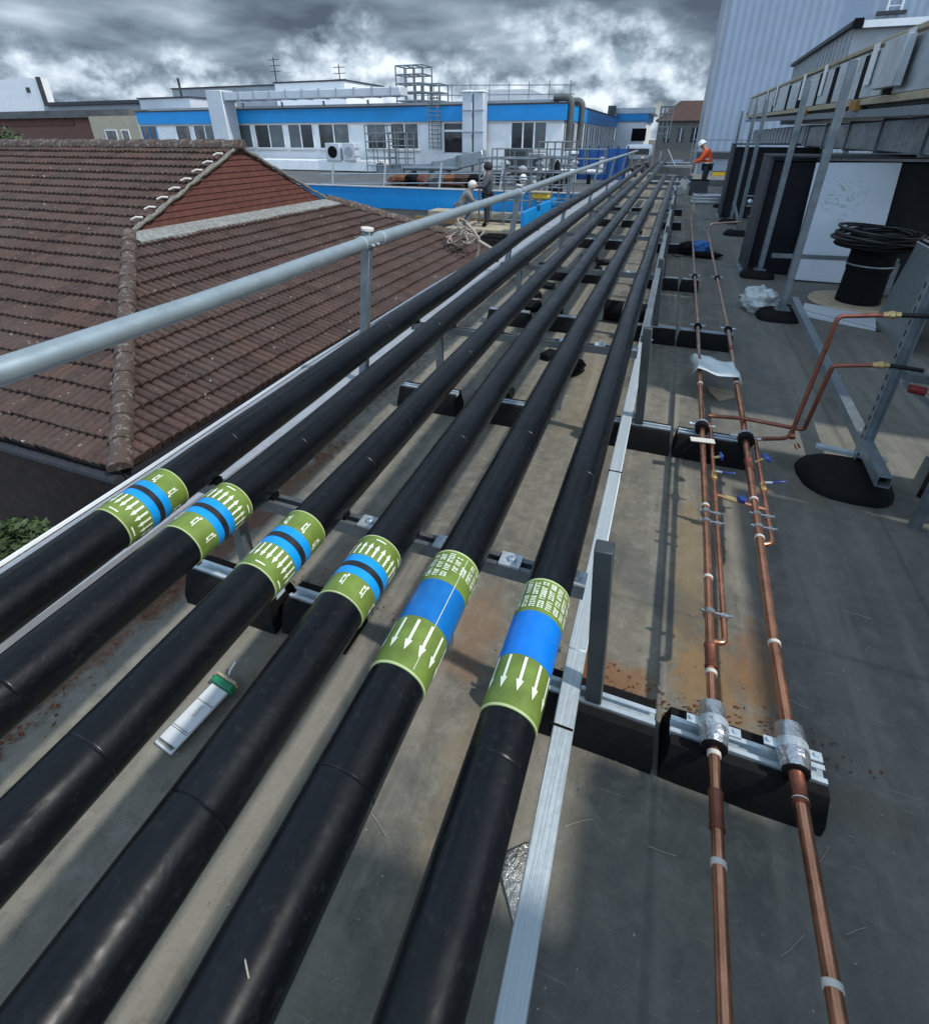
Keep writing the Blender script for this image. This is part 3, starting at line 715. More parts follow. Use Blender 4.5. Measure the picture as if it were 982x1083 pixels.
# second strut higher up, carried by the uprights beyond the second frame
s2 = thing('upper_strut', 'dull grey strut bolted along the frame uprights farther down the roof', 'steel strut', (.03, 6, .7))
b = MB(); b.bar(V(-.035, 3.02, .66), V(-.03, 17, .66), .04, .04); b.build('channel', MAT['galvd'], s2)
# ================================================================== handrail on the left
hr = thing('handrail', 'galvanised tube handrail along the roof edge above the tiled roof', 'handrail', (-1.9, 3, 0))
b = MB(); pts = [V(interp([(-1, -1.74), (1.5, -1.738), (3, -1.812), (6.7, -1.82), (11, -1.92), (17, -2.03), (40, -2.3)], y), y, 1.1) for y in [-1+.5*k for k in range(64)]]
b.tube(pts, .041, 20); b.build('top_rail', MAT['rail'], hr, angle=60)
for y in (3.0, 6.7, 10.9, 15, 19, 23.5, 28):
    x = interp([(-1, -1.74), (3, -1.812), (6.7, -1.82), (11, -1.92), (17, -2.03), (40, -2.3)], y)
    xb = x-.16; o_ = V(-.045, 0, 0)
    b = MB(); b.bar(V(xb, y+.03, .02), V(x-.01, y+.03, 1.17), .062, .05, (0, 1, 0)) if y < 9 else b.bar(V(xb, y, .02), V(x, y, 1.06), .06, .05, (0, 1, 0))
    po = b.build('post', MAT['galvd'], hr, bevel=.004)
    if y < 9:
        b = MB(); b.tube([V(x-.012, y+.03, 1.168), V(x-.010, y+.03, 1.182)], .042, 14); b.build('post_cap', MAT['whiteband'], po)
        b = MB(); b.tube([V(x, y-.085, 1.1), V(x, y-.065, 1.1)], .046, 20); b.tube([V(x, y+.16, 1.1), V(x, y+.175, 1.1)], .045, 20)
        for q in (-.01, .05): b.tube([V(x+.04, y+q, 1.085), V(x+.058, y+q, 1.08)], .008, 6)
        b.build('rail_collar', MAT['galvl'], hr)
    b = MB(); b.bb(xb-.07, xb+.07, y-.05, y+.1, .072, .092); b.build('base_plate', MAT['galvd'], hr)
# ================================================================== copper pipes on the right of the black ones
ZU = .187
cl = [(-.5, .345), (1, .354), (2, .364), (3.3, .371), (5, .382), (12, .386)]
cr = [(-.5, .556), (1, .557), (1.5, .560), (2.2, .578), (3.3, .605), (5, .632), (12, .65)]
cle = gp(732, 229, .18).y; cre = 10.4
def cu_line(tab, y0, y1, r, dx=0):
    ys = [y0]
    while ys[-1] < y1: ys.append(min(y1, ys[-1]+.15))
    b = MB(); b.tube([V(interp(tab, y)+dx, y, ZU) for y in ys], r, 16); return b
left = thing('copper_pipe', 'left copper pipe, with the white tag and valve levers', 'pipe', (.36, 2, 0), 'copper pipes along the roof')
right = thing('copper_pipe', 'right copper pipe, its branch feeding the risers at the right', 'pipe', (.58, 2, 0), 'copper pipes along the roof')
cu_line(cl, -.6, 3.9, .0152).build('tube', MAT['copper'], left, angle=60); cu_line(cl, 3.9005, cle, .0150).build('weathered_tube', MAT['copperg'], left, angle=60)
cu_line(cr, -.6, 3.9, .0170).build('tube', MAT['copper'], right, angle=60); cu_line(cr, 3.9005, cre, .0166).build('weathered_tube', MAT['copperg'], right, angle=60)
def fit(root, tab, y0, y1, r, mat, name='coupling', dx=0, n=18):
    b = MB(); x0, x1 = interp(tab, y0)+dx, interp(tab, y1)+dx
    b.tube([V(x0, y0, ZU), V(x0*.5+x1*.5, (y0+y1)/2, ZU), V(x1, y1, ZU)], r, n); return b.build(name, MAT[mat], root, angle=60)
for y in (.748, 1.008, 1.27, 1.70, 2.17, 3.6): fit(left, cl, y-.0062, y+.0062, .0180, 'whiteband', 'white_band')
for y in (.615, .962, 1.462, 2.02, 2.3, 3.7): fit(right, cr, y-.0062, y+.0062, .0198, 'whiteband', 'white_band')
for root, tab, y, r in ((left, cl, .865, .0172), (left, cl, 1.335, .0178), (right, cr, 1.0, .0190), (right, cr, 2.62, .0190), (left, cl, 4.1, .0172), (right, cr, 4.4, .0188)):
    b = MB(); x = interp(tab, y)
    b.tube([V(x, y-.045, ZU), V(x, y-.038, ZU), V(x, y-.033, ZU), V(x, y+.033, ZU), V(x, y+.038, ZU), V(x, y+.045, ZU)], [r*1.1, r*1.14, r, r, r*1.14, r*1.1], 18)
    b.build('coupling', MAT['copperd'], root, angle=60)
# thin branch running along the left pipe, with return bend
rb = .0105
def path(*pts, rr=.03, n=5):   # fillet a polyline
    pts = [Vector(p) for p in pts]; out = [pts[0]]
    for a, p, c in zip(pts, pts[1:], pts[2:]):
        d0 = (a-p).normalized(); d1 = (c-p).normalized(); q0 = p+d0*rr; q1 = p+d1*rr
        for i in range(n+1):
            t = i/n; out.append(q0*(1-t)**2+p*2*t*(1-t)+q1*t*t)
    out.append(pts[-1]); return out
xl = lambda y, d=0: interp(cl, y)+d
xr_ = lambda y, d=0: interp(cr, y)+d
b = MB(); b.tube(path(V(xl(1.40), 1.40, ZU), V(xl(1.40, .047), 1.40, ZU), V(xl(2.4, .047), 2.4, ZU), V(xl(3.02, .047), 3.02, ZU)), rb, 12)
b.build('branch_tube', MAT['copper'], left, angle=60)
b = MB(); b.tube(path(V(xr_(1.98), 1.98, ZU), V(xr_(2.0, .047), 2.0, ZU), V(xr_(2.5, .05), 2.5, ZU), V(xr_(2.92, .05), 2.92, ZU)), rb, 12)
b.build('branch_tube', MAT['copper'], right, angle=60)
# pair clips
for root, tab, ys_ in ((left, cl, (1.52, 2.05, 2.12)), (right, cr, (2.09, 2.18))):
    for y in ys_:
        b = MB(); x = interp(tab, y)
        b.tube([V(x-.026, y, ZU+.010), V(x+.066, y, ZU+.012)], .0035, 8); b.tube([V(x, y-.008, ZU), V(x, y+.008, ZU)], .0225, 16); b.tube([V(x+.047, y-.008, ZU), V(x+.047, y+.008, ZU)], .0155, 14)
        b.ell((x-.027, y, ZU+.010), (.006, .006, .006), 8, 5); b.ell((x+.067, y, ZU+.012), (.006, .006, .006), 8, 5)
        b.build('pair_clip', MAT['galv'], root)
# valves: brass body, blue lever
def valve(root, x, y, lev, lab=None, levz=.03):
    b = MB(); b.tube([V(x, y-.035, ZU), V(x, y-.02, ZU), V(x, y-.018, ZU), V(x, y+.018, ZU), V(x, y+.02, ZU), V(x, y+.035, ZU)], [.0145, .0145, .018, .018, .0145, .0145], 8)
    b.tube([V(x, y, ZU), V(x, y, ZU+levz)], .008, 8)
    v = b.build('valve', MAT['brass'], root)
    b = MB(); d = Vector(lev); b.bar(V(x, y, ZU+levz+.004), V(x, y, ZU+levz+.004)+d*.35, .011, .005); b.build('lever_arm', MAT['galvl'], v)
    b = MB(); b.bar(V(x, y, ZU+levz+.004)+d*.34, V(x, y, ZU+levz+.012)+d, .012, .009); b.build('lever_grip', MAT['bluepl'], v, bevel=.003)
valve(left, xl(2.44, .047), 2.44, (.088, -.012, .006))
valve(right, xr_(2.42, .05), 2.42, (.092, .02, .008))
def wheel(root, x, y, z, r, tilt):
    b = MB(); Mx = Matrix.Rotation(tilt, 3, 'Y')
    b.lathe([(0, -.006), (r, -.006), (r*1.08, 0), (r, .006), (r*.55, .004), (.009, .010), (0, .010)], (x, y, z), 12, Mx)
    b.build('valve_wheel', MAT['bluepl'], root)
    b = MB(); b.tube([V(x-.045, y, ZU), V(x, y, z)], .007, 8); b.build('valve_stem', MAT['brass'], root)
wheel(right, xr_(2.66, .078), 2.66, ZU+.038, .026, .5)
wheel(left, xl(2.62, .085), 2.62, ZU+.02, .022, 1.2)
# white tag
b = MB(); b.box((xl(2.76)-.005, 2.755, ZU+.024), (.125, .045, .004), Matrix.Rotation(.12, 3, 'Z')); tgx = b.build('white_tag', MAT['whiteband'], left)
# cross link with gauge cock
lk = thing('link_pipe', 'thin cross link with blue cock joining the two copper pipes', 'pipe', (.46, 2.3, .18))
b = MB(); b.tube([V(xl(2.29, .047), 2.285, ZU), V(xr_(2.27, .05), 2.24, ZU)], .0085, 12); b.build('tube', MAT['copper'], lk, angle=60)
b = MB(); b.tube([V(.452, 2.279, ZU), V(.505, 2.268, ZU)], .013, 8); b.build('brass_body', MAT['brass'], lk)
b = MB(); b.lathe([(0, 0), (.021, 0), (.023, .012), (.021, .024), (0, .024)], (.523, 2.262, ZU+.004), 6); b.build('cock_handle', MAT['bluepl'], lk, bevel=.002)
for k in range(8):
    pass
# ---- risers to the plant on the right
r1 = thing('copper_riser', 'taller copper riser bending to the outdoor unit, with flanged brass union', 'pipe', (.84, 3, .18), 'copper risers to the plant')
b = MB(); b.tube(path(V(xr_(2.92, .05), 2.92, ZU), V(.80, 2.965, ZU+.01), V(.832, 3.0, ZU+.02), V(.862, 3.0, .905), V(1.075, 3.0, .935), rr=.022), .0115, 12); b.build('tube', MAT['copperd'], r1, angle=60)
b = MB(); b.tube([V(1.04, 3, .931), V(1.06, 3, .934), V(1.065, 3, .934), V(1.085, 3, .936), V(1.09, 3, .937), V(1.11, 3, .939)], [.016, .016, .021, .021, .015, .015], 8); b.build('union', MAT['brass'], r1)
b = MB(); b.tube([V(1.11, 3, .939), V(1.26, 3.0, .947)], .012, 10); b.build('lagged_tail', MAT['cable'], r1, angle=60)
r2 = thing('copper_riser', 'shorter copper riser bending to the slotted steel post', 'pipe', (.9, 3.1, .18), 'copper risers to the plant')
b = MB(); b.tube(path(V(xl(3.06, .03), 3.06, ZU+.03), V(.60, 3.10, ZU+.03), V(.905, 3.07, ZU+.03), V(.912, 3.0, .645), V(1.115, 3.0, .678), rr=.022), .0115, 12); b.build('tube', MAT['copperd'], r2, angle=60)
b = MB(); b.tube([V(1.075, 3, .672), V(1.095, 3, .675), V(1.10, 3, .676), V(1.12, 3, .679), V(1.125, 3, .68), V(1.145, 3, .681)], [.015, .015, .020, .020, .014, .014], 8); b.build('union', MAT['brass'], r2)
b = MB(); b.tube([V(1.145, 3, .681), V(1.29, 3.0, .674)], .011, 10); b.build('lagged_tail', MAT['cable'], r2, angle=60)
b = MB(); b.tube([V(.838, 2.985, ZU+.01), V(.838, 3.02, ZU+.03)], .018, 10); b.tube([V(.86, 2.96, ZU-.01), V(.875, 2.95, ZU-.03)], .013, 8); b.build('tee_fitting', MAT['copper'], r1)
# ---- pipe clamps at every row
def foil_clamp(x, y, label, r):
    t = thing('pipe_clamp', label, 'pipe clamp', (x, y, .15), 'clamps holding the copper pipes')
    rnd = random.Random(int(x*999+y*77)); b = MB(); n = 28; L = 9; vs_ = []
    for j in range(L):
        f = j/(L-1); yy_ = y-.062+.125*f
        for k in range(n):
            a = 2*math.pi*k/n; rr = r*(1+.10*math.sin(f*math.pi))*(1+rnd.uniform(-.05, .05))*(1.0 if .3 < f < .7 else .97)
            vs_.append(V(x+math.cos(a)*rr, yy_, ZU+.002+math.sin(a)*rr))
    b.add(vs_, [(j*n+k, j*n+(k+1) % n, (j+1)*n+(k+1) % n, (j+1)*n+k) for j in range(L-1) for k in range(n)]+[tuple(range(n-1, -1, -1)), tuple((L-1)*n+k for k in range(n))])
    b.build('foil_wrap', MAT['foil'], t, angle=20)
    b = MB(); b.tube([V(x, y-.012, ZU+.002), V(x, y+.012, ZU+.002)], r*1.14, 26); 
    for s in (-1, 1): b.box((x+s*r*1.5, y, ZU+.004), (.034, .026, .006)); b.lathe([(0, 0), (.007, 0), (.007, .008), (0, .008)], (x+s*r*1.6, y, ZU+.006), 6)
    b.build('clamp_band', MAT['galvl'], t)
    b = MB(); b.tube([V(x, y-.067, ZU+.002), V(x, y-.064, ZU+.002)], r*.93, 22); b.build('rubber_liner', MAT['rubber'], t)
def cup_clamp(x, y, label, r):
    t = thing('pipe_clamp', label, 'pipe clamp', (x, y, .15), 'clamps holding the copper pipes')
    b = MB(); b.tube([V(x, y-.035, ZU), V(x, y+.01, ZU)], r*1.05, 20); b.build('rubber_liner', MAT['rubber'], t, angle=60)
    b = MB(); b.tube([V(x, y+.011, ZU), V(x, y+.03, ZU), V(x, y+.036, ZU)], [r*1.12, r*1.05, r*.75], 20)
    for s in (-1, 1): b.tube([V(x+s*r, y+.015, ZU+.004), V(x+s*r*1.75, y+.015, ZU+.004)], .007, 8); b.ell((x+s*r*1.8, y+.015, ZU+.004), (.011, .011, .011), 8, 5)
    b.build('clamp_band', MAT['galvl'], t, angle=50)
foil_clamp(xl(1.09), 1.09, 'foil wrapped clamp on the left copper pipe, nearest row', .0365)
foil_clamp(xr_(1.10), 1.10, 'foil wrapped clamp on the right copper pipe, nearest row', .0365)
cup_clamp(xl(2.95), 2.96, 'black lined clamp on the left copper pipe, behind the white tag', .036)
cup_clamp(xr_(2.95), 2.90, 'black lined clamp on the right copper pipe, by the risers', .040)
cup_clamp(xl(4.92), 4.92, 'small clamp on the left copper pipe, third row away', .03)
cup_clamp(xr_(4.92), 4.92, 'small clamp on the right copper pipe, third row away', .03)
cup_clamp(xl(6.95), 6.95, 'small clamp on the left copper pipe, fourth row away', .03)
cup_clamp(xr_(6.95), 6.95, 'small clamp on the right copper pipe, fourth row away', .03)
# bend at the far end of the left pipe
b = MB(); b.tube(path(V(xl(cle), cle-.02, ZU), V(xl(cle), cle+.06, ZU), V(xl(cle)+.02, cle+.06, ZU+.16), V(xl(cle)+.02, cle+.5, ZU+.2), rr=.04), .018, 12); b.build('end_bend', MAT['copperg'], left, angle=60)
b = MB(); b.tube(path(V(xr_(cre), cre-.02, ZU), V(xr_(cre), cre+.06, ZU), V(xr_(cre)+.02, cre+.06, ZU+.16), V(xr_(cre)+.5, cre+.2, ZU+.2), rr=.04), .018, 12); b.build('end_bend', MAT['copperg'], right, angle=60)
# ---- film draped over both pipes, cardboard underneath
b = MB(); n = 12; m_ = 9; rnd = random.Random(8); g_ = []
for i in range(n+1):
    for j in range(m_+1):
        u = i/n; v = j/m_; x = .325+.32*u+.012*math.sin(v*5); y = 3.80+.36*v-.10*u
        z = ZU+.036+.01*math.sin(u*9+v*4)+rnd.uniform(-.003, .003)-.02*math.sin(math.pi*u)*(.4+v)
        if u < .05 or u > .95: z -= .05
        g_.append(V(x, y, z))
b.add(g_, [(i*(m_+1)+j, (i+1)*(m_+1)+j, (i+1)*(m_+1)+j+1, i*(m_+1)+j+1) for i in range(n) for j in range(m_)])
o = b.build('plastic_wrap', M('milky plastic', (.62, .68, .66), .4, 0, .08, 14, .4, 25, bdist=.008), angle=60); tag(o, 'white plastic wrap draped across both copper pipes', 'plastic sheet')
sm = o.modifiers.new('thick', 'SOLIDIFY'); sm.thickness = .002
b = MB(); c = gp(762, 418, 0); b.prism([c+V(-.09, .11, .004), c+V(-.085, -.02, .02), c+V(-.02, -.13, .004), c+V(.09, -.02, .004), c+V(.08, .06, .012)], V(0, 0, .008))
tag(b.build('cardboard_scrap', MAT['card']), 'tan cardboard scrap on the roof under the plastic wrap', 'cardboard')
c = gp(735, 272, 0); b = MB()
for k in range(26):
    pass
def lump(c, rad, seed, n=22, m_=14, amp=.22, freq=2.4):
    b = MB(); vs_ = []; c = Vector(c)
    for i in range(m_+1):
        t = math.pi*i/m_
        for k in range(n):
            q = 2*math.pi*k/n; d = Vector((math.sin(t)*math.cos(q), math.sin(t)*math.sin(q), -math.cos(t)))
            s_ = 1+amp*noise.noise(d*freq+Vector((seed, seed*.3, 0)))+amp*.5*abs(noise.noise(d*freq*2.7+Vector((seed, 3, 0))))
            p = c+Vector((d.x*rad[0]*s_, d.y*rad[1]*s_, d.z*rad[2]*s_)); p.z = max(p.z, c.z-rad[2]*.92); vs_.append(p)
    b.add(vs_, [(i*n+k, i*n+(k+1) % n, (i+1)*n+(k+1) % n, (i+1)*n+k) for i in range(m_) for k in range(n)]); return b
t = thing('tool_bag', 'blue and black tool bag lying under the copper pipes', 'bag', (c.x, c.y, 0))
lump((c.x+.05, c.y+.2, .11), (.17, .16, .12), 3).build('blue_cover', MAT['bluebag'], t, angle=25)
lump((c.x-.12, c.y+.25, .09), (.18, .2, .10), 6).build('bag_body', MAT['black'], t, angle=30)
lump((c.x+.16, c.y-.0, .05), (.22, .1, .05), 9).build('bag_flap', MAT['black'], t, angle=30)
b = MB(); b.tube([c+V(-.35, .0, .01), c+V(-.28, -.12, .015), c+V(-.15, -.1, .03), c+V(-.02, 0, .04)], .008, 8); b.build('strap', MAT['cable'], t)
b = lump((1.04, 6.35, .12), (.17, .2, .13), 12, 40, 24, .35, 2.8); tag(b.build('plastic_bag', MAT['film'], angle=60), 'crumpled clear plastic bag beside a steel post foot', 'plastic bag')
# ---- shiny film triangle under the strut, tag brush on the roof, odd sticks
b = MB(); b.add([gp(530, 925, .012), gp(536, 902, .02), gp(560, 890, .012), gp(566, 930, .006), gp(545, 985, .006)], [(0, 1, 2), (0, 2, 3), (0, 3, 4)])
o = b.build('film_scrap', M('crinkled silver film', (.5, .5, .47), .25, .6, .3, 40, 1.0, 60, bdist=.02)); tag(o, 'silver triangular film scrap under the sixth black pipe', 'foil scrap')
o.modifiers.new('thick', 'SOLIDIFY').thickness = .002
t = thing('product_sleeve', 'white printed sleeve with green end lying between black pipes', 'packaging', tuple(gp(205, 755, 0)))
p0, p1 = gp(172, 792, .022), gp(233, 728, .03)
b = MB(); b.bar(p0, p1, .078, .012); b.build('white_sleeve', M('printed white card', (.60, .62, .63), .55, 0, .1, 18, .15, 30), t, bevel=.003)
d = (p1-p0).normalized(); sd = d.cross(V(0, 0, 1)).normalized(); upn = sd.cross(d)
b = MB()
for q in (.06, .075, .27, .30, .72): b.bar(p0+(p1-p0)*q-sd*.037+upn*.0066, p0+(p1-p0)*q+sd*.037+upn*.0066, .0016, .0012, upn)
for k in range(9): b.bar(p0+d*.006+sd*(-.03+.0075*k)+upn*.0066, p0+d*.016+sd*(-.03+.0075*k)+upn*.0066, .0034, .0012, upn)
for k in range(6): b.bar(p0+(p1-p0)*(.5+.03*k)+sd*-.004+upn*.0066, p0+(p1-p0)*(.51+.03*k)+sd*(.008)+upn*.0066, .0012, .001, upn)
b.build('printed_marks', MAT['blacktape'], t)
b = MB(); b.bar(p1+d*.002, p1+d*.024, .092, .034); b.build('green_end', MAT['greenpl'], t, bevel=.003)
b = MB(); b.bar(p1+d*.025+upn*.006, p1+d*.036+upn*.006, .095, .03); b.build('pale_block', MAT['card'], t, bevel=.003)
b = MB(); b.tube([p1+d*.03, p1+d*.05+V(0, 0, .03), p1+d*.07+sd*.01+V(0, 0, .055)], .0035, 8); b.build('wire_hook', MAT['galvl'], t)
b = MB(); b.tube([gp(254, 990, .757), gp(263, 1035, .762)], .0012, 6); o = b.build('straw', MAT['rope']); tag(o, 'thin pale straw lying on the fifth black pipe', 'straw')
rnd = random.Random(11)
sticks = [(845, 745), (400, 872), (700, 900), (860, 950), (838, 1000), (905, 985), (612, 870), (560, 1010), (905, 650), (870, 905)]
for k, (x, y) in enumerate(sticks):
    p = gp(x, y, .004); a = rnd.uniform(0, 6.28); d = V(math.cos(a), math.sin(a), 0)*rnd.uniform(.02, .05)
    b = MB(); b.tube([p-d, p+d*.2+V(-d.y, d.x, 0)*.05, p+d], .0010, 5); o = b.build('twig', MAT['rope']); tag(o, 'small pale twig lying loose on the grey roof felt', 'twig', 'loose twigs on the roof')

# ---- uncountable bits on the roof
rnd = random.Random(91); b = MB()
def flake(b, x, y, z, r):
    a = rnd.uniform(0, 6.28); t1 = rnd.uniform(-.5, .5); d = V(math.cos(a), math.sin(a), t1)*r; e = V(-math.sin(a), math.cos(a), rnd.uniform(-.5, .5))*r*rnd.uniform(.4, .8)
    z += abs(d.z)+abs(e.z)
    p = V(x, y, z); b.add([p-d, p+e, p+d, p-e], [(0, 1, 2, 3)])
for _ in range(5200):
    y = -.9+rnd.random()**1.5*10; 
    if noise.noise(Vector((y*2.1, 3, 0)))+.25 < rnd.uniform(-.2, .6): continue
    x = -1.74+rnd.gauss(0, .055)+.03*math.sin(y*3)-.02*y
    flake(b, x, y, .003+.010*rnd.random(), rnd.uniform(.004, .012))
for _ in range(1500):
    x0, y0 = rnd.choice(((-1.35, 1.2), (-1.02, 1.2), (-1.3, 3.05), (-.8, 3.05), (.1, 1.2), (-.05, 3.1), (-.5, 4.8), (-1.2, 5), (.5, 1.22)))
    flake(b, x0+rnd.gauss(0, .16), y0+abs(rnd.gauss(0, .06)), .003, rnd.uniform(.002, .007))
tag(b.build('leaf_litter', MAT['rust']), 'brown leaf and moss litter lying along the gutter under the pipes', 'litter', kind='stuff')
b = MB()
for _ in range(1500):
    y = .3+rnd.random()**1.8*9; x = rnd.uniform(-1.95, 1.5)+.05*y; r = rnd.uniform(.0014, .0042)*(1+.05*y)
    p = V(x, y, r*.6); q = [p+V(rnd.uniform(-1, 1), rnd.uniform(-1, 1), rnd.uniform(.2, .9))*r*.4+v*r for v in (V(1, 0, 0), V(-.6, .9, 0), V(-.6, -.9, 0), V(0, 0, .9))]
    b.add(q, [(0, 1, 3), (1, 2, 3), (2, 0, 3)])
tag(b.build('roof_grit', M('pale grit', (.30, .29, .26), .9, 0, .4, 60, 0)), 'pale grit and small stones scattered over the roof felt', 'grit', kind='stuff')

# dark offcuts and fittings left under the black pipes
rnd = random.Random(17)
for k in range(16):
    y = 3.3+k*.52+rnd.uniform(-.2, .2); x = rnd.choice((-1.50, -1.26, -1.0, -.78, -.52))+rnd.uniform(-.05, .05)-.012*y
    if min(abs(y-q) for q in ROWS) < .22: y += .4
    lab_ = 'dark offcut lying on the roof under the black pipes, beyond the labels'
    if k % 3 == 0:
        b = MB(); a = rnd.uniform(-.5, .5); b.tube([V(x-.1*math.cos(a), y-.1*math.sin(a), .045), V(x+.12*math.cos(a), y+.12*math.sin(a), .045)], .042, 14); o = b.build('pipe_offcut', MAT['insul'])
    elif k % 3 == 1:
        o = lump((x, y, .05), (.09+.05*rnd.random(), .12, .055), 60+k, 16, 10, .4, 3).build('pipe_offcut', MAT['black'], angle=30)
    else:
        b = MB(); b.box((x, y, .031), (.16, .09, .058), Matrix.Rotation(rnd.uniform(0, 3), 3, 'Z')); o = b.build('pipe_offcut', MAT['rubber'], bevel=.006)
    tag(o, lab_, 'offcut', 'dark offcuts under the black pipes')
t = thing('black_roll', 'black rolled sheet lying between the fifth and sixth black pipes', 'roll', (-.3, 5.35, 0))
b = MB(); b.tube([V(-.52, 5.42, .11), V(-.06, 5.36, .11)], .105, 22); b.build('roll_body', MAT['black'], t, angle=40)
b = MB(); b.tube([V(-.30, 5.39, .11), V(-.27, 5.386, .11)], .1075, 22); b.build('roll_strap', MAT['galvd'], t, angle=40)
# ================================================================== plant deck on the right, on posts with rubber feet
def foot(root, x, y, rx, ry, h, seed, label=None):
    rnd = random.Random(seed); b = MB(); n = 20; prof = [(1, 0), (1.0, .22), (.9, .62), (.72, .92), (.4, 1.0), (0, 1.0)]
    vs_ = []
    for r_, z in prof:
        for k in range(n):
            a = 2*math.pi*k/n; e = 1+.04*math.sin(3*a+seed); sx = math.copysign(abs(math.cos(a))**.7, math.cos(a)); sy_ = math.copysign(abs(math.sin(a))**.7, math.sin(a))
            vs_.append(V(x+sx*rx*r_*e, y+sy_*ry*r_*e, .002+h*z))
    b.add(vs_, [(i*n+k, i*n+(k+1) % n, (i+1)*n+(k+1) % n, (i+1)*n+k) for i in range(len(prof)-1) for k in range(n)])
    return b.build('rubber_foot', MAT['rubber'], root, angle=30)
PX_ = 1.235
posts = [(6.10, 'with the long square tube running from its foot'), (8.05, 'in front of the black cabinet with the white board'), (11.7, 'third from the camera, between the two black cabinets'), (13.4, 'fourth from the camera, by the far black cabinet'), (16.5, 'farthest from the camera, by the far black cabinet')]
for i, (y, lb) in enumerate(posts):
    t = thing('steel_post', 'galvanised plant deck post '+lb, 'post', (PX_, y, 0), 'galvanised posts under the plant deck')
    b = MB(); b.bb(PX_-.032, PX_+.032, y-.032, y+.032, .07, 2.29); b.build('post_tube', MAT['galvd'], t, bevel=.004)
    foot(t, PX_-.02, y+.02, .21, .20, .10, i+2)
    b = MB(); b.bb(PX_-.07, PX_+.07, y-.07, y+.07, .1025, .112); b.build('base_plate', MAT['galvd'], t)
# low square tube lying along the roof edge of the deck, end open towards the camera
t = thing('square_tube', 'long galvanised square tube with open dark end, lying by the post feet', 'steel tube', (1.25, 4.5, 0))
b = MB(); a, e = V(1.33, 6.15, .20), V(1.185, 2.66, .20)
d = (e-a).normalized(); sd = d.cross(V(0, 0, 1)).normalized(); wv = .030
up = V(0, 0, 1); ring_o = lambda p, h: [p+sd*h+up*h, p-sd*h+up*h, p-sd*h-up*h, p+sd*h-up*h]
vs_ = ring_o(a, wv)+ring_o(e, wv)+ring_o(a, wv*.86)+ring_o(e, wv*.86)
b.add(vs_, [(k, (k+1) % 4, 4+(k+1) % 4, 4+k) for k in range(4)]+[(8+k, 12+k, 12+(k+1) % 4, 8+(k+1) % 4) for k in range(4)]+[(4+k, 4+(k+1) % 4, 12+(k+1) % 4, 12+k) for k in range(4)]+[(k, 8+k, 8+(k+1) % 4, (k+1) % 4) for k in range(4)])
b.build('tube', MAT['galv'], t)
b = MB(); b.bar(a, a+(e-a)*.985, wv*1.7, wv*1.7); b.build('dark_bore', MAT['black'], t)
# slotted post close to the camera with its foot
t = thing('slotted_post', 'slotted galvanised post on a black rubber foot, carrying the outdoor unit', 'post', (1.2, 3.05, 0))
b = MB(); x0, y0 = 1.205, 3.06
for sx, sy, w_, h_ in ((-.024, 0, .004, .048), (.024, 0, .004, .048), (0, .022, .044, .004)):
    b.bb(x0+sx-w_/2, x0+sx+w_/2, y0+sy-h_/2, y0+sy+h_/2, .06, 1.7)
b.build('post_channel', MAT['galv'], t)
b = MB()
for k in range(26): b.bb(x0-.0262, x0-.0255, y0-.007, y0+.007, .10+k*.06, .13+k*.06)
b.build('slots', MAT['black'], t)
foot(t, 1.13, 2.93, .225, .20, .10, 31)
b = MB(); b.bar(V(1.0, 3.10, .115), V(1.33, 3.06, .115), .04, .02); b.build('foot_channel', MAT['galvl'], t)
b = MB(); b.bar(V(1.5, 2.9, .03), V(1.75, 3.4, .03), .09, .05); b.build('foot_strip', MAT['rubber'], t)
# outdoor unit on its bracket
t = thing('outdoor_unit', 'grey outdoor unit at the right edge on a slotted post, plus unseen casings added for shade', 'air conditioner', (1.6, 3.0, 0))
b = MB(); b.bb(1.30, 2.1, 2.62, 3.0, .66, 1.30); b.build('casing', MAT['midgrey'], t, bevel=.012)
b = MB(); b.bb(1.60, 2.3, .80, 2.5, .10, 1.32); b.build('casing', MAT['midgrey'], t, bevel=.012)  # out of view, like the casings below, added to cast shade
b = MB(); b.bb(1.36, 2.2, -1.6, .25, .10, 2.45); b.build('casing', MAT['midgrey'], t, bevel=.012)  # added unseen casing to cast shade
b = MB(); b.bb(1.42, 2.3, .26, .78, .10, 1.75); b.build('casing', MAT['midgrey'], t, bevel=.012)
b = MB()
for x_, y0_, y1_, z1_ in ((1.36, -1.5, .15, 2.3), (1.42, .33, .71, 1.6), (1.60, .9, 2.4, 1.2)):
    for q in range(int((z1_-.3)/.07)): b.bb(x_-.006, x_-.0005, y0_+.08, y1_-.08, .26+q*.07, .29+q*.07)
b.build('added_louvre', MAT['charcoal'], t)  # slats on the added unseen casings only
b = MB()
b.bb(1.23, 2.1, 2.985, 3.03, .612, .652); b.bb(1.27, 2.1, 2.60, 2.64, .612, .652); b.bar(V(1.24, 3.0, .60), V(1.62, 2.94, .34), .05, .03)
b.build('bracket', MAT['galv'], t)
b = MB(); b.tube([V(1.235, 2.93, .60), V(1.30, 2.92, .595)], .022, 12); b.build('red_cap', MAT['red'], t)
b = MB(); b.bb(1.34, 1.6, 2.7, 2.9, .52, .60); b.build('rubber_pad', MAT['black'], t)
for (x, y) in ((2.05, 3.02), (2.05, 2.62), (1.36, 2.62)):
    b = MB(); b.bb(x-.02, x+.02, y-.02, y+.02, .0, .611); b.build('leg', MAT['galvd'], t)
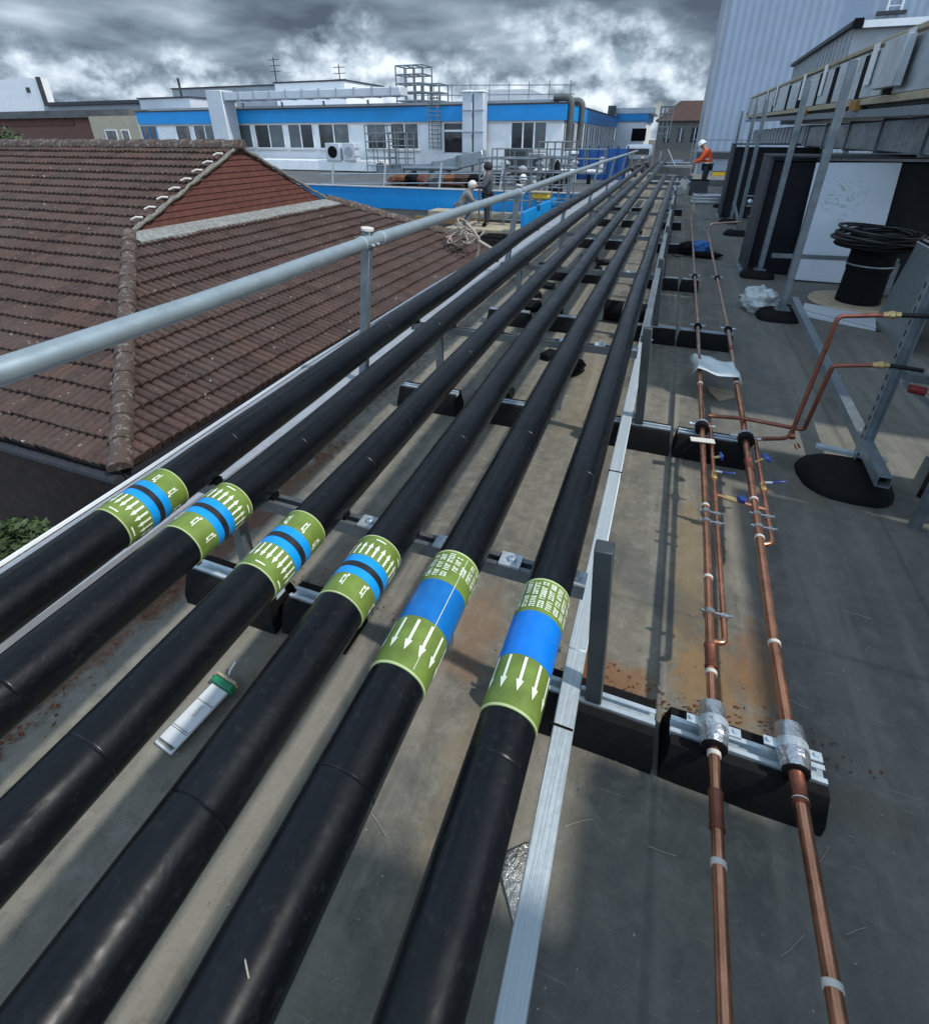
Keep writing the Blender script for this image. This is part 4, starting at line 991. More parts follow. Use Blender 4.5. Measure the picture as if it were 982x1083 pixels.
# horizontal rail between post and drum
t = thing('low_rail', 'low horizontal grey rail in front of the white board', 'rail', (1.6, 7.7, 0))
b = MB(); b.bar(V(PX_+.0325, 7.65, .37), V(2.6, 7.65, .40), .04, .05); b.build('bar', MAT['galvd'], t)
b = MB(); b.bb(2.56, 2.62, 7.62, 7.68, 0, .374); b.build('leg', MAT['galvd'], t)
# plant deck: timber edges, foil faced boards, steel tray under it
dk = thing('plant_deck', 'raised plant deck edged with foil faced duct boards and timber battens', 'plant deck', (3.2, 14, 2.0))
XD = 2.03; zr_ = lambda y: .018*(y-7.4)
yb = [3.5, 5.1, 6.6, 8.2, 9.4, 11.1, 12.2, 14.1, 15.6, 17.9, 19.8, 22.3, 24.8]
rnd = random.Random(21)
def slab(b, x0, x1, y0, y1, z0, z1):
    b.add([V(x0, y0, z0+zr_(y0)), V(x1, y0, z0+zr_(y0)), V(x1, y1, z0+zr_(y1)), V(x0, y1, z0+zr_(y1)), V(x0, y0, z1+zr_(y0)), V(x1, y0, z1+zr_(y0)), V(x1, y1, z1+zr_(y1)), V(x0, y1, z1+zr_(y1))], [(3, 2, 1, 0), (4, 5, 6, 7), (0, 1, 5, 4), (1, 2, 6, 5), (2, 3, 7, 6), (3, 0, 4, 7)])
for i, (a, e) in enumerate(zip(yb, yb[1:])):
    b = MB(); dx = rnd.uniform(-.02, .02)
    slab(b, XD+dx, XD+.06+dx, a+.04, e-.24-rnd.random()*.10, 2.115, 2.62+rnd.uniform(-.03, .03)); b.build('duct_board', MAT['ins'], dk, bevel=.008)
    b = MB(); slab(b, XD-.01, XD+.10, e-.22, e-.02, 2.115, 2.60); b.build('dark_gap', MAT['black'], dk)
    if i % 3 != 1:
        b = MB(); slab(b, XD-.035, XD-.024, e-.62, e-.38, 2.25, 2.69); b.build('foil_tape', MAT['foil'], dk)
for i, y in enumerate((7.45,)):
    b = MB(); slab(b, XD-.12, XD-.04, y, y+.75, 2.17, 2.63); b.build('damper_box', MAT['ins'], dk, bevel=.008)
b = MB(); slab(b, XD-.015, XD+.08, 3.4, 25, 2.655, 2.71); slab(b, XD-.015, XD+.08, 3.4, 25, 2.035, 2.105); b.build('timber_batten', MAT['timber'], dk, bevel=.005)
b = MB()
for y in (9.0, 12.6): slab(b, XD-.05, XD+.02, y, y+.30, 1.98, 2.10)
b.build('timber_end', M('orange timber', (.30, .14, .035), .7, 0, .2, 12, .2, 60), dk)
b = MB(); slab(b, XD+.085, 5.6, 3.4, 25, 2.00, 2.09); b.build('deck_plate', MAT['dkgrey'], dk)
b = MB(); slab(b, XD+.0, XD+.06, 3.4, 25, 1.90, 1.985); b.build('edge_channel', MAT['galvd'], dk)
for y in (3.7, 25.0, 10.5, 17.5):
    b = MB(); b.bb(3.9, 4.0, y-.05, y+.05, 0, 1.95); b.build('leg', MAT['galvd'], dk)
# ducts slung under the deck
t = thing('hanging_duct', 'grimy silver foil duct hanging under the near half of the plant deck', 'duct', (2.8, 9, 1.6))
xs0 = 2.35; b = MB()
for i in range(6):
    y0 = 4.2+i*1.6; b.bb(xs0, 3.4, y0, y0+1.585, 1.53, 1.90)
b.build('duct_body', M('grimy foil duct', (.26, .28, .29), .38, .6, .35, 3, .7, 22, bdist=.012, dirt=.4), t, bevel=.02)
b = MB()
for i in range(7): b.bb(xs0-.02, 3.42, 4.18+i*1.6, 4.21+i*1.6, 1.51, 1.92)
b.build('duct_flange', MAT['galvd'], t)
t = thing('hanging_duct', 'dull ribbed duct under the far half of the deck', 'duct', (2.8, 18, 1.6))
b = MB(); b.bb(2.35, 3.4, 14, 24.5, 1.53, 1.93); b.build('duct_body', MAT['midgrey'], t, bevel=.02)
b = MB()
for i in range(18): b.bb(2.335, 2.349, 14.1+i*.58, 14.15+i*.58, 1.53, 1.93)
b.build('duct_rib', MAT['galvd'], t)
# black cabinets
def cabinet(x0, x1, y0, y1, z1, label):
    t = thing('black_cabinet', label, 'cabinet', ((x0+x1)/2, y0, 0), 'black plant cabinets under the deck')
    b = MB(); th = .05
    b.bb(x0, x0+th, y0, y1, 0.02, z1); b.build('side_panel', MAT['charcoal'], t, bevel=.005)
    b = MB(); b.bb(x1-th, x1, y0, y1, 0.02, z1); b.build('side_panel', MAT['charcoal'], t, bevel=.005)
    b = MB(); b.bb(x0+th+.001, x1-th-.001, y0+.06, y1, .02, z1-.05); b.build('door_panel', MAT['blackbox'], t, bevel=.005)
    b = MB(); b.bb(x0, x1, y0-.02, y1+.02, z1+.001, z1+.03); b.build('top_panel', MAT['charcoal'], t, bevel=.005)
    b = MB(); b.bar(V(x0-.03, y0-.05, .02), V(x0-.03, y0+.45, .02), .06, .04); b.build('plinth_strip', MAT['galv'], t)
cabinet(1.06, 3.6, 8.25, 9.0, 1.47, 'near black cabinet behind the white scribbled board')
cabinet(1.04, 2.8, 14.3, 15.0, 1.55, 'far black cabinet beyond the steel posts, near the worker')
# tangle of pipes between the cabinets
t = thing('valve_set', 'cluster of small grey pipes and valves between the two black cabinets', 'pipework', (1.5, 11, 0))
b = MB()
for k in range(7):
    x = 1.32+.09*k; y = 10.4+.5*(k % 3); b.tube(path(V(x, y, 0), V(x, y, .55+.1*(k % 4)), V(x+.35, y+.4, .6+.1*(k % 4)), rr=.06), .02, 8)
    b.tube([V(1.2, y, .5+.12*(k % 3)), V(2.1, y, .5+.12*(k % 3))], .016, 8)
b.build('pipe_cluster', MAT['galv'], t)
b = MB()
for k in range(9): b.ell((1.3+.1*(k % 5), 10.4+.5*(k % 3), .55+.1*(k % 4)), (.045, .045, .045), 10, 6)
b.build('valve_body', MAT['galvl'], t)
# white board leaning in front of the near cabinet
t = thing('white_board', 'large white board with green scribbles leaning on the black cabinet', 'board', (2.0, 8.1, 0))
c4 = [V(1.60, 7.98, .02), V(2.50, 7.98, .02), V(2.46, 8.20, 1.43), V(1.575, 8.20, 1.42)]
b = MB(); b.prism(c4, V(0, .02, 0)); b.build('panel', MAT['board'], t)
# cable drum
dy, dx = 6.95, 2.12
t = thing('cable_drum', 'black cable drum with a loose coil of black cable on top', 'cable drum', (dx, dy, 0))
b = MB(); b.lathe([(0, .0), (.42, .0), (.43, .02), (.42, .045), (0, .045)], (dx-.04, dy+.05, .003), 36); b.build('drum_flange', MAT['card'], t)
b = MB(); b.lathe([(0, 0), (.215, 0), (.205, .35), (.215, .36), (.215, .60), (0, .60)], (dx, dy, .05), 28); b.build('drum_core', MAT['black'], t)
b = MB(); b.lathe([(.206, 0), (.222, 0), (.222, .014), (.206, .014)], (dx, dy, .46), 28); b.build('drum_strap', MAT['galv'], t)
b = MB(); b.lathe([(0, 0), (.39, 0), (.40, .012), (.39, .03), (0, .03)], (dx, dy, .652), 36); b.build('drum_flange', MAT['black'], t)
t2 = thing('cable_coil', 'tangled black cable coil resting on the cable drum', 'cable', (dx, dy, .69)); b = MB(); rnd = random.Random(4)
for k in range(9):
    rr = .29+.13*rnd.random(); ph = rnd.random()*6; pts = []
    for i in range(41):
        a = 2*math.pi*i/40; q = rr*(1+.07*math.sin(2*a+ph)); pts.append(V(dx-.02+q*math.cos(a), dy+q*math.sin(a)*.95, .71+.022*k*.6+.03*math.sin(a+ph)))
    b.tube(pts, .016, 8)
b.build('cable_loops', MAT['cable'], t2, angle=60)
b = MB(); b.tube([V(dx+.30, dy-.22, .78), V(dx+.42, dy-.3, .74), V(dx+.6, dy-.5, .55)], .012, 8); b.build('pale_tail', MAT['rope'], t2)
# leaning translucent grey sheet at the right edge
t = thing('grey_sheet', 'grey translucent sheet with green smudges leaning beside the cable drum', 'sheet', (1.95, 5.2, 0))
bl, br = gp(924, 340, .004), gp(958, 380, .004)
a = gY(962, 262, bl.y-.05)
ext = (br-bl).normalized()
b = MB(); br2 = bl+ext*1.0
tl = bl+V(.12, .05, .80); tr = br2+V(.12, .05, .80)
b.prism([bl, br2, tr, tl], V(.012, .006, 0)); b.build('panel', MAT['sheet'], t)
b = MB(); b.tube([tl, tr], .009, 8); b.build('edge_trim', MAT['galvl'], t)
# flat boards and slabs lying on the sunny patch of roof by the drum
t = thing('scrap_board', 'pale board scrap lying flat behind the copper riser', 'board', tuple(gp(880, 330, 0)))
c = [gp(850, 322, .004), gp(925, 335, .004), gp(925, 350, .004), gp(846, 334, .004)]
b = MB(); b.prism(c, V(0, 0, .02)); b.build('board_sheet', MAT['ltgrey'], t)
t = thing('loose_cable', 'thin black cable trailing across the roof from the drum', 'cable', (1.6, 6.3, 0))
b = MB(); b.tube([gp(x, y, .01) for x, y in ((833, 298), (850, 290), (880, 292), (905, 300))], .012, 8); b.build('cable_run', MAT['cable'], t)
b = MB(); b.tube([gp(x, y, .012) for x, y in ((832, 322), (860, 332), (900, 342), (930, 350))], .014, 8); b.build('cable_run', MAT['cable'], t)
# angled brace from the post feet (near the far posts)
t = thing('brace_bar', 'short diagonal grey brace at the foot of the far posts', 'brace', (1.2, 12.5, 0))
b = MB(); b.bar(V(1.2, 13.2, .45), V(1.28, 11.9, .12), .045, .045); b.build('bar', MAT['galvd'], t)
# penthouse on the deck, behind the boards
t = thing('plant_room', 'small grey clad plant room with sloping dark eaves', 'plant room', (4.5, 19, 2.0))
xa_, ya_ = 3.0, 15.6; zp = 3.80
b = MB(); b.bb(xa_, 7.0, ya_, 23.2, 2.09, zp); b.build('wall', MAT['midgrey'], t)
b = MB()
for k in range(17): b.bb(xa_-.02, xa_-.001, ya_+.1+k*.45, ya_+.17+k*.45, 2.2, zp-.05)
b.build('wall_rib', MAT['midgrey'], t)
b = MB(); b.bb(xa_-.1, 7.1, ya_-.1, 23.3, zp+.001, zp+.09); b.build('roof', MAT['charcoal'], t)
b = MB(); b.bb(xa_+.1, xa_+1.75, ya_-.16, ya_-.101, zp-.05, zp+.08); b.build('eaves_light', MAT['white'], t)
b = MB(); b.bb(xa_-.08, xa_+.08, ya_-.2, ya_-.101, zp-.06, zp+.12); b.bb(xa_+1.76, xa_+1.95, ya_-.2, ya_-.101, zp-.12, zp+.14); b.build('eaves_bracket', MAT['black'], t)
# ================================================================== tall clad building beyond
t = thing('clad_building', 'tall pale blue grey profiled metal clad building on the right', 'building', (5, 34, GZ))
YB = 32.; xe0 = .78
b = MB(); b.bb(xe0, 22, YB+.06, YB+16, GZ, 16); b.build('wall', M('blue grey cladding', (.28, .34, .42), .5, .15, .05, .6, .03, 20), t)
b = MB(); pitch = .33; x = xe0; vs_ = []; k = 0
prof = []
while x < 20:
    prof += [(x, 0), (x+.14, 0), (x+.18, .009), (x+.29, .009)]; x += pitch
n = len(prof); b.add([V(px, YB+.06-dz-.001, 1.02) for px, dz in prof]+[V(px, YB+.06-dz-.001, 16) for px, dz in prof], [(i, i+1, n+i+1, n+i) for i in range(n-1)])
b.build('profiled_sheet', M('blue grey profiled sheet', (.29, .36, .45), .5, .1, .06, .5, .03, 20, dirt=.08), t)
b = MB(); b.bb(xe0-.08, xe0+.05, YB-.08, YB+.1, GZ, 16); b.build('corner_trim', MAT['midgrey'], t)
b = MB(); b.bb(xe0-.1, 20, YB-.12, YB+.0, .72, 1.02); b.build('base_trim', MAT['charcoal'], t)
t = thing('roof_ladder', 'white vertical ladder fixed to the clad building', 'ladder', (7.2, 31.9, 4))
c = gY(948, 0, 31.85); b = MB()
for dx_ in (-.25, .25): b.bb(c.x+dx_-.04, c.x+dx_+.04, 31.80, 31.88, c.z-.35, c.z+6)
for k in range(20): b.bb(c.x-.25, c.x+.25, 31.82, 31.86, c.z-.2+k*.3, c.z-.16+k*.3)
b.build('ladder_frame', MAT['white'], t)
b = MB(); b.bb(c.x-.6, c.x+.45, 31.7, 31.88, c.z-.5, c.z-.36); b.build('ladder_foot', MAT['charcoal'], t)
# roof guard rails in front of it
t = thing('guard_rail', 'dark two bar guard rail across the roof beyond the worker', 'guard rail', (2, 29, 0))
b = MB()
for z in (1.6, 1.12): b.tube([V(.3, 29, z), V(9, 29, z)], .022, 8)
b.build('rail_bar', MAT['galvd'], t)
for x in (.35, 2.4, 4.5):
    b = MB(); b.tube([V(x, 29, 0), V(x, 29, 1.62)], .025, 8); b.build('rail_post', MAT['galvd'], t)
# ================================================================== white and blue building to the left, facade facing us
YF_ = 27.0; XC = gY(597, 112, YF_).x
zt, zb_ = 3.05, 2.40
bl_ = thing('blue_band_building', 'long white building with blue roof band and dark windows', 'building', (-18, 30, GZ))
XL = gY(146, 119, YF_).x
b = MB(); b.bb(XL, XC, YF_, YF_+21, -3, zb_); b.build('wall', MAT['white'], bl_)
b = MB(); b.bb(XL-.1, XC+.1, YF_-.12, YF_+21.1, zb_+.001, zt); b.build('blue_fascia', MAT['bluef'], bl_)
b = MB(); b.bb(XL-.12, XC+.12, YF_-.14, YF_+21.1, zt+.001, zt+.07); b.build('roof_edge', MAT['charcoal'], bl_)
b = MB(); b.bb(XL+.4, XC-.4, YF_+.5, YF_+20.5, zt+.02, zt+.22); b.build('roof_deck', MAT['midgrey'], bl_)
b = MB(); b.bb(XL, XC, YF_-.05, YF_-.001, zb_-.09, zb_); b.build('white_trim', MAT['whiteband'], bl_)
def window(root, x0, x1, z0, z1, y, panes, frame='white', blind=None, nx=(0, -1, 0)):
    b = MB(); t_ = .06
    b.bb(x0-t_, x1+t_, y-.045, y-.002, z0-t_, z0); b.bb(x0-t_, x1+t_, y-.045, y-.002, z1, z1+t_); b.bb(x0-t_, x0, y-.045, y-.002, z0, z1); b.bb(x1, x1+t_, y-.045, y-.002, z0, z1)
    n = panes
    for k in range(1, n):
        xx = x0+(x1-x0)*k/n; b.bb(xx-.035, xx+.035, y-.045, y-.002, z0, z1)
    w_ = b.build('window', MAT[frame], root)
    b = MB(); b.bb(x0, x1, y-.018, y-.004, z0, z1); b.build('pane', MAT['glass'], w_)
    if blind:
        b = MB(); xx0 = x0+(x1-x0)*blind[0]; xx1 = x0+(x1-x0)*blind[1]; b.bb(xx0, xx1, y-.026, y-.019, z0+(z1-z0)*blind[2], z1); b.build('blind', MAT['glassl'], w_)
    b = MB(); b.bb(x0-.12, x1+.12, y-.10, y-.046, z0-.13, z0-.065); b.build('sill', MAT['whiteband'], w_)
    return w_
zw0 = gY(400, 157, YF_).z; zw1 = gY(400, 130.5, YF_).z
gx_ = lambda x: gY(x, 142, YF_).x
for x0, x1, n, bl in ((188, 202, 1, None), (207, 229, 2, (.4, 1, 0)), (251, 266, 1, (0, 1, .0)), (271, 300, 2, (.5, 1, 0)), (306, 331, 2, (.0, .5, .0)), (338, 369, 2, (.55, 1, 0)), (389, 408, 1, (0, 1, .5)), (414, 442, 2, (.5, 1, 0))):
    window(bl_, gx_(x0), gx_(x1), zw0+.02, zw1, YF_, n, blind=bl)
window(bl_, gx_(541), gx_(577), gY(560, 157, YF_).z, gY(560, 128, YF_).z, YF_, 3, 'white', (.62, 1, 0))
wt_ = window(bl_, gx_(152), gx_(166), gY(160, 150, YF_).z, gY(160, 133, YF_).z, YF_, 2, 'bluef')
b = MB(); xa, xb = gx_(470), gx_(489); zd0, zd1 = gY(480, 161, YF_).z, gY(480, 129, YF_).z
b.bb(xa, xb, YF_-.03, YF_-.004, zd0, zd1); d_ = b.build('door', MAT['glass'], bl_)
b = MB(); b.bb(xa, xb, YF_-.06, YF_-.031, zd1-.42, zd1-.33); b.bb(xa-.08, xa, YF_-.06, YF_-.031, zd0, zd1); b.bb(xb, xb+.08, YF_-.06, YF_-.031, zd0, zd1); b.build('frame', MAT['white'], d_)
# side facade (recedes), windows with white mullions
for k in range(9):
    y0 = YF_+1.1+2.2*k; b = MB(); b.bb(XC+.002, XC+.03, y0, y0+1.7, .95, 2.3); ww = b.build('window', MAT['glass'], bl_)
    b = MB()
    for q in (0, .85, 1.7): b.bb(XC+.031, XC+.07, y0+q-.05, y0+q+.05, .9, 2.35)
    b.build('mullion', MAT['white'], ww)
for yy_ in (.35, 3.4):
    b = MB(); b.tube(path(V(XC-.6, YF_+yy_, zt+.28), V(XC+.22, YF_+yy_, zt+.28), V(XC+.22, YF_+yy_, -1), rr=.3), .16, 12); b.build('vent_duct', MAT['dkgrey'], bl_, angle=60)
# roof top things, each on its own
def rbox(name, label, cat, px, Y, mat, dep=3, parts=None, zbase=None):
    x0, y0, x1, y1 = px; a = gY(x0, y1, Y); e = gY(x1, y0, Y)
    z0 = a.z if zbase is None else zbase
    t = thing(name, label, cat, ((a.x+e.x)/2, Y, z0))
    b = MB(); b.bb(a.x, e.x, Y, Y+dep, z0, e.z); b.build('body', MAT[mat], t, bevel=.02)
    b = MB(); b.bb(a.x-.08, e.x+.08, Y-.08, Y+dep+.08, e.z+.001, e.z+.07); b.build('roof_edge', MAT['charcoal' if mat != 'charcoal' else 'midgrey'], t)
    return t, a, e
rbox('plant_housing', 'grey flat topped plant housing at the left end of the blue band roof', 'plant housing', (150, 103, 200, 119), 28.5, 'ltgrey', 4, zbase=zt+.22)
rbox('plant_housing', 'darker grey plant housing behind, with a thin flue', 'plant housing', (184, 90, 292, 106), 34, 'midgrey', 4, zbase=zt+.22)
rbox('plant_housing', 'pale plant housing block on the roof, white end face', 'plant housing', (292, 85, 364, 102), 33, 'white', 5, zbase=zt+.22)
t = thing('flue', 'thin dark flue standing beside the plant housing', 'flue', tuple(gY(193, 108, 30)))
b = MB(); a = gY(195, 115, 30); b.tube([a, V(a.x, a.y, gY(193, 84, 30).z)], .07, 8); b.build('flue_pipe', MAT['charcoal'], t)
b = MB(); b.lathe([(.0, 0), (.11, 0), (.04, .14), (0, .14)], (a.x, a.y, gY(193, 84, 30).z+.0), 10); b.build('flue_cap', MAT['charcoal'], t)
# silver ductwork: bent duct, roof run, twin vertical ducts
t = thing('bent_duct', 'big pale square duct rising up the facade and bending along the roof', 'duct', tuple(gY(235, 150, 26.2)))
a, e = gY(246, 152, 26.3), gY(228, 96, 26.3); x0 = gY(238, 125, 26.3).x
b = MB(); b.bb(x0-.55, x0+.55, 25.75, 26.7, -1.5, e.z); b.build('riser', MAT['ltgrey'], t, bevel=.03)
b = MB(); x1 = gY(430, 106, 26.5).x; b.bb(x0+.551, x1, 25.8, 26.65, e.z-.50, e.z-.12); b.build('roof_run', MAT['ltgrey'], t, bevel=.03)
b = MB()
for k in range(12):
    xx = x0+.6+k*1.02
    if xx < x1: b.bb(xx, xx+.06, 25.77, 26.68, e.z-.53, e.z-.09)
b.build('flange', MAT['midgrey'], t)
b = MB()
for k in range(4): 
    xx = x0+1.5+k*2.6; b.bb(xx, xx+.08, 26.1, 26.18, zt+.07, e.z-.62)
b.build('stand', MAT['galvd'], t)
for px_, nm in ((496, 'left'), (508, 'right')):
    c = gY(px_, 130, 26.6); w2 = .30
    t = thing('vertical_duct', f'{nm} one of the twin pale vertical ducts beside the dark doorway', 'duct', (c.x, 26.6, 0), 'twin vertical ducts on the facade')
    b = MB(); b.bb(c.x-.245, c.x+.245, 26.3, 26.84, .2, gY(px_, 98, 26.5).z); b.build('duct_body', MAT['ltgrey'], t, bevel=.02)
    b = MB()
    for k in range(3): b.bb(c.x-.265, c.x+.265, 26.27, 26.299, 1.0+k*.9, 1.05+k*.9)
    b.build('flange', MAT['midgrey'], t)
    b = MB(); zz_ = gY(px_, 98, 26.5).z; b.bb(c.x-.27, c.x+.27, 26.25, 26.86, zz_+.001, zz_+.10); b.build('cowl', MAT['white'], t, bevel=.03)
t = thing('curved_duct', 'silver sagging duct along the foot of the white facade', 'duct', tuple(gY(430, 185, 25)))
b = MB(); pts = [gY(x, y, 25.2) for x, y in ((402, 180), (430, 181), (460, 178), (485, 172), (512, 165))]
for p, q in zip(pts, pts[1:]): b.bar(p, q+(q-p)*.02, .6, .55)
b.build('duct_body', MAT['galv'], t, bevel=.03)
b = MB()
for p in pts[:-1]: b.box(p, (.06, .66, .62))
b.build('flange', MAT['galvd'], t)
t = thing('duct_platform', 'white duct platform at the foot of the facade behind the gablet', 'duct', tuple(gY(360, 185, 25)))
a, e = gY(318, 178, 25.4), gY(402, 170, 25.4); b = MB(); b.bb(a.x-3, e.x, 25.0, 26.4, a.z-.05, e.z); b.build('top_run', MAT['white'], t, bevel=.02)
a2 = gY(318, 196, 24.6); e2 = gY(395, 183, 24.6); b = MB(); b.bb(a2.x-3, e2.x, 24.4, 26.2, .1, e2.z); b.build('base_unit', MAT['ltgrey'], t, bevel=.02)
b = MB(); b.bb(a2.x-2, gY(372, 190, 24.6).x, 24.37, 24.399, .12, e2.z-.30); b.build('opening', MAT['black'], t)
for px_, nm in ((352, 'larger dark grilled'), (369, 'smaller pale')):
    c = gY(px_, 165, 24.9); t = thing('condenser', nm+' condenser unit on the platform under the windows', 'air conditioner', (c.x, 24.9, gY(px_, 170, 24.9).z), 'condensers by the facade')
    z0 = gY(px_, 170, 24.9).z; z1 = gY(px_, 151, 24.9).z; hw_ = .42 if px_ == 352 else .36
    b = MB(); b.bb(c.x-hw_, c.x+hw_, 24.9, 25.35, z0, z1); b.build('casing', MAT['ltgrey'], t, bevel=.02)
    b = MB(); b.lathe([(0, 0), (hw_*.66, 0), (hw_*.66, .015), (0, .015)], (c.x, 24.898, (z0+z1)/2), 18, Matrix.Rotation(R(90), 3, 'X')); b.build('fan_grille', MAT['black' if px_ == 352 else 'midgrey'], t)
# scaffold cage on the roof, ladders
def cage(name, label, px, Y, lv, dep=.8, nx=3, r=.03, cat='scaffold'):
    x0, y0, x1, y1 = px; a = gY(x0, y1, Y); e = gY(x1, y0, Y)
    t = thing(name, label, cat, ((a.x+e.x)/2, Y, a.z)); b = MB()
    for i in range(nx):
        x = a.x+(e.x-a.x)*i/(nx-1)
        for y in (Y, Y+dep): b.tube([V(x, y, a.z), V(x, y, e.z)], r, 6)
    b.build('upright', MAT['galvd'], t); b = MB()
    for k in range(lv+1):
        z = a.z+(e.z-a.z)*(k+.6)/(lv+.6)
        for y in (Y, Y+dep): b.tube([V(a.x, y, z), V(e.x, y, z)], r*.9, 6)
        for i in range(nx):
            x = a.x+(e.x-a.x)*i/(nx-1); b.tube([V(x, Y, z), V(x, Y+dep, z)], r*.9, 6)
    b.build('rail_bar', MAT['galvd'], t); return t
cage('scaffold_tower', 'tall scaffold guard tower on the blue band roof', (420, 68, 446, 112), 28.5, 4, 1.2, 4, .04)
cage('scaffold_tower', 'lower scaffold guard stage right of the tower', (446, 88, 464, 112), 28.5, 2, 1.2, 3, .04)
cage('ladder_cage', 'caged ladder dropping down the white facade', (454, 98, 462, 158), 26.5, 12, .4, 2, .025, 'ladder')
cage('access_steps', 'grey access steps and rails before the facade windows', (390, 132, 409, 196), 24.6, 7, .7, 3, .03, 'steps')
cage('access_steps', 'second set of access steps before the facade windows', (413, 140, 430, 178), 24.8, 5, .7, 3, .03, 'steps')
for px_, top, nm in ((293, 60, 'left aerial mast with small crossbars behind the plant housing'), (360, 68, 'right aerial mast with small crossbars behind the plant housing')):
    a = gY(px_, 92, 36); zt_ = gY(px_, top, 36).z
    t = thing('aerial', nm, 'aerial', tuple(a)); b = MB(); b.tube([a, V(a.x, 36, zt_)], .04, 6)
    b.build('mast', MAT['charcoal'], t); b = MB()
    for k in range(3): b.tube([V(a.x-.45, 36, zt_-.15-k*.35), V(a.x+.5, 36, zt_-.15-k*.35)], .022, 5)
    b.build('crossbar', MAT['charcoal'], t)
# long rail along roof edge
t = thing('roof_guard_rail', 'thin guard rail along the blue band roof', 'guard rail', (-12, 28.0, zt)); b = MB()
for z in (.55, 1.0): b.tube([V(gY(440, 100, 28).x, 28, zt+z), V(XC+.2, 28, zt+z*.8)], .02, 5)
for k in range(9):
    x = lerp(gY(440, 100, 28).x, XC, k/8); b.tube([V(x, 28, zt+.05), V(x, 28, zt+1.0)], .02, 5)
b.build('rail_bar', MAT['galvd'], t)
t = thing('roof_cowl', 'low grey sloping roof cowl near the corner of the blue band roof', 'roof cowl', (XC-3, 29, zt)); b = MB()
a = gY(515, 106, 28.6); e = gY(590, 106, 28.6)
b.add([V(a.x, 28.6, zt+.23), V(e.x, 28.6, zt+.23), V(e.x-1.6, 29.4, gY(545, 93, 28.6).z), V(a.x-.5, 29.4, gY(520, 93, 28.6).z), V(a.x, 31, zt+.23), V(e.x, 31, zt+.23)], [(0, 1, 2, 3), (3, 2, 5, 4), (0, 3, 4), (1, 5, 2), (0, 4, 5, 1)])
b.build('cowl_sheet', MAT['midgrey'], t)
# ---- second, farther blue topped block
Y2 = 49.; a = gY(649, 150, Y2); e = gY(684, 118, Y2)
t = thing('blue_top_block', 'smaller white block with blue top band farther down the roof', 'building', ((a.x+e.x)/2, Y2, GZ))
zm = gY(660, 128, Y2).z
b = MB(); b.bb(a.x, e.x, Y2, Y2+8, GZ, zm); b.build('wall', MAT['white'], t)
b = MB(); b.bb(a.x-.1, e.x+.15, Y2-.15, Y2+8, zm+.001, gY(660, 120, Y2).z); b.build('blue_fascia', MAT['bluef'], t)
b = MB(); b.bb(a.x-.2, e.x+.6, Y2-.2, Y2+8, gY(660, 120, Y2).z+.001, gY(660, 114, Y2).z); b.build('roof_edge', MAT['ltgrey'], t)
b = MB(); c = gY(675, 143, Y2); b.bb(c.x-.55, c.x+.55, Y2-.04, Y2-.005, c.z-.4, c.z+.5); b.build('doorway', MAT['black'], t)
b = MB(); c = gY(649, 125, Y2-.5); b.bb(c.x-.5, c.x+.05, Y2-.9, Y2-.2, -1, gY(649, 112, Y2).z); b.build('dark_duct', MAT['dkgrey'], t)
# ---- brown roofed building far down the axis
Y3 = 72.; a = gY(694, 142, Y3); e = gY(765, 126, Y3)
t = thing('brown_roof_building', 'distant grey building with brown hipped roof', 'building', ((a.x+e.x)/2, Y3, GZ))
b = MB(); b.bb(a.x, e.x+6, Y3, Y3+12, GZ, e.z); b.build('wall', MAT['brickg'], t)
zr3 = gY(710, 106, Y3+3).z
b = MB(); x0, x1 = a.x-.4, e.x+6; ze_ = e.z-.1
b.add([V(x0, Y3-.4, ze_), V(x1, Y3-.4, ze_), V(x1, Y3+12, ze_), V(x0, Y3+12, ze_), V(x0+2.4, Y3+4, zr3), V(x1, Y3+4, zr3)], [(0, 1, 5, 4), (1, 2, 5), (2, 3, 4, 5), (3, 0, 4)])
b.build('roof', MAT['brownroof'], t)
for k in range(6):
    x = a.x+.8+k*1.5; b = MB(); b.bb(x, x+.7, Y3-.03, Y3-.003, ze_-2.2, ze_-.7); w_ = b.build('window', MAT['glass'], t)
    b = MB(); b.bb(x+.31, x+.39, Y3-.05, Y3-.031, ze_-2.2, ze_-.7); b.build('frame', MAT['white'], w_)
cage('distant_scaffold', 'distant scaffold before the brown roofed building', (694, 112, 712, 146), 66, 4, 1.5, 4, .06)
# ---- left: white tower, beige and brick buildings, dark tree
Y4 = 46.; a = gY(-40, 118, Y4); e = gY(40, 82, Y4)
t = thing('white_tower', 'plain white tower block at the far left with a small vent', 'building', (e.x-4, Y4, GZ))
b = MB(); b.bb(a.x-6, gY(44, 100, Y4).x, Y4, Y4+1.2, GZ, e.z); b.build('wall', MAT['white'], t)
b = MB(); b.bb(gY(44, 100, Y4).x+.001, gY(44, 100, Y4).x+.22, Y4-.1, Y4+.3, GZ, e.z+.1); b.build('dark_corner', MAT['charcoal'], t)
b = MB(); c = gY(30, 95, Y4); b.bb(c.x-.3, c.x+.3, Y4-.06, Y4-.004, c.z-.25, c.z+.25); b.build('vent', MAT['charcoal'], t)
Y5 = 40.; t = thing('flat_grey_building', 'low grey flat roofed building between tower and blue band', 'building', (gY(90, 115, Y5).x, Y5, GZ))
a = gY(48, 118, Y5); e = gY(152, 109, Y5); b = MB(); b.bb(a.x, e.x+4, Y5, Y5+8, GZ, e.z); b.build('wall', MAT['midgrey'], t)
b = MB(); b.bb(a.x+.6, e.x+4, Y5-.3, Y5+8, e.z+.001, e.z+.28); b.build('roof_edge', MAT['charcoal'], t)
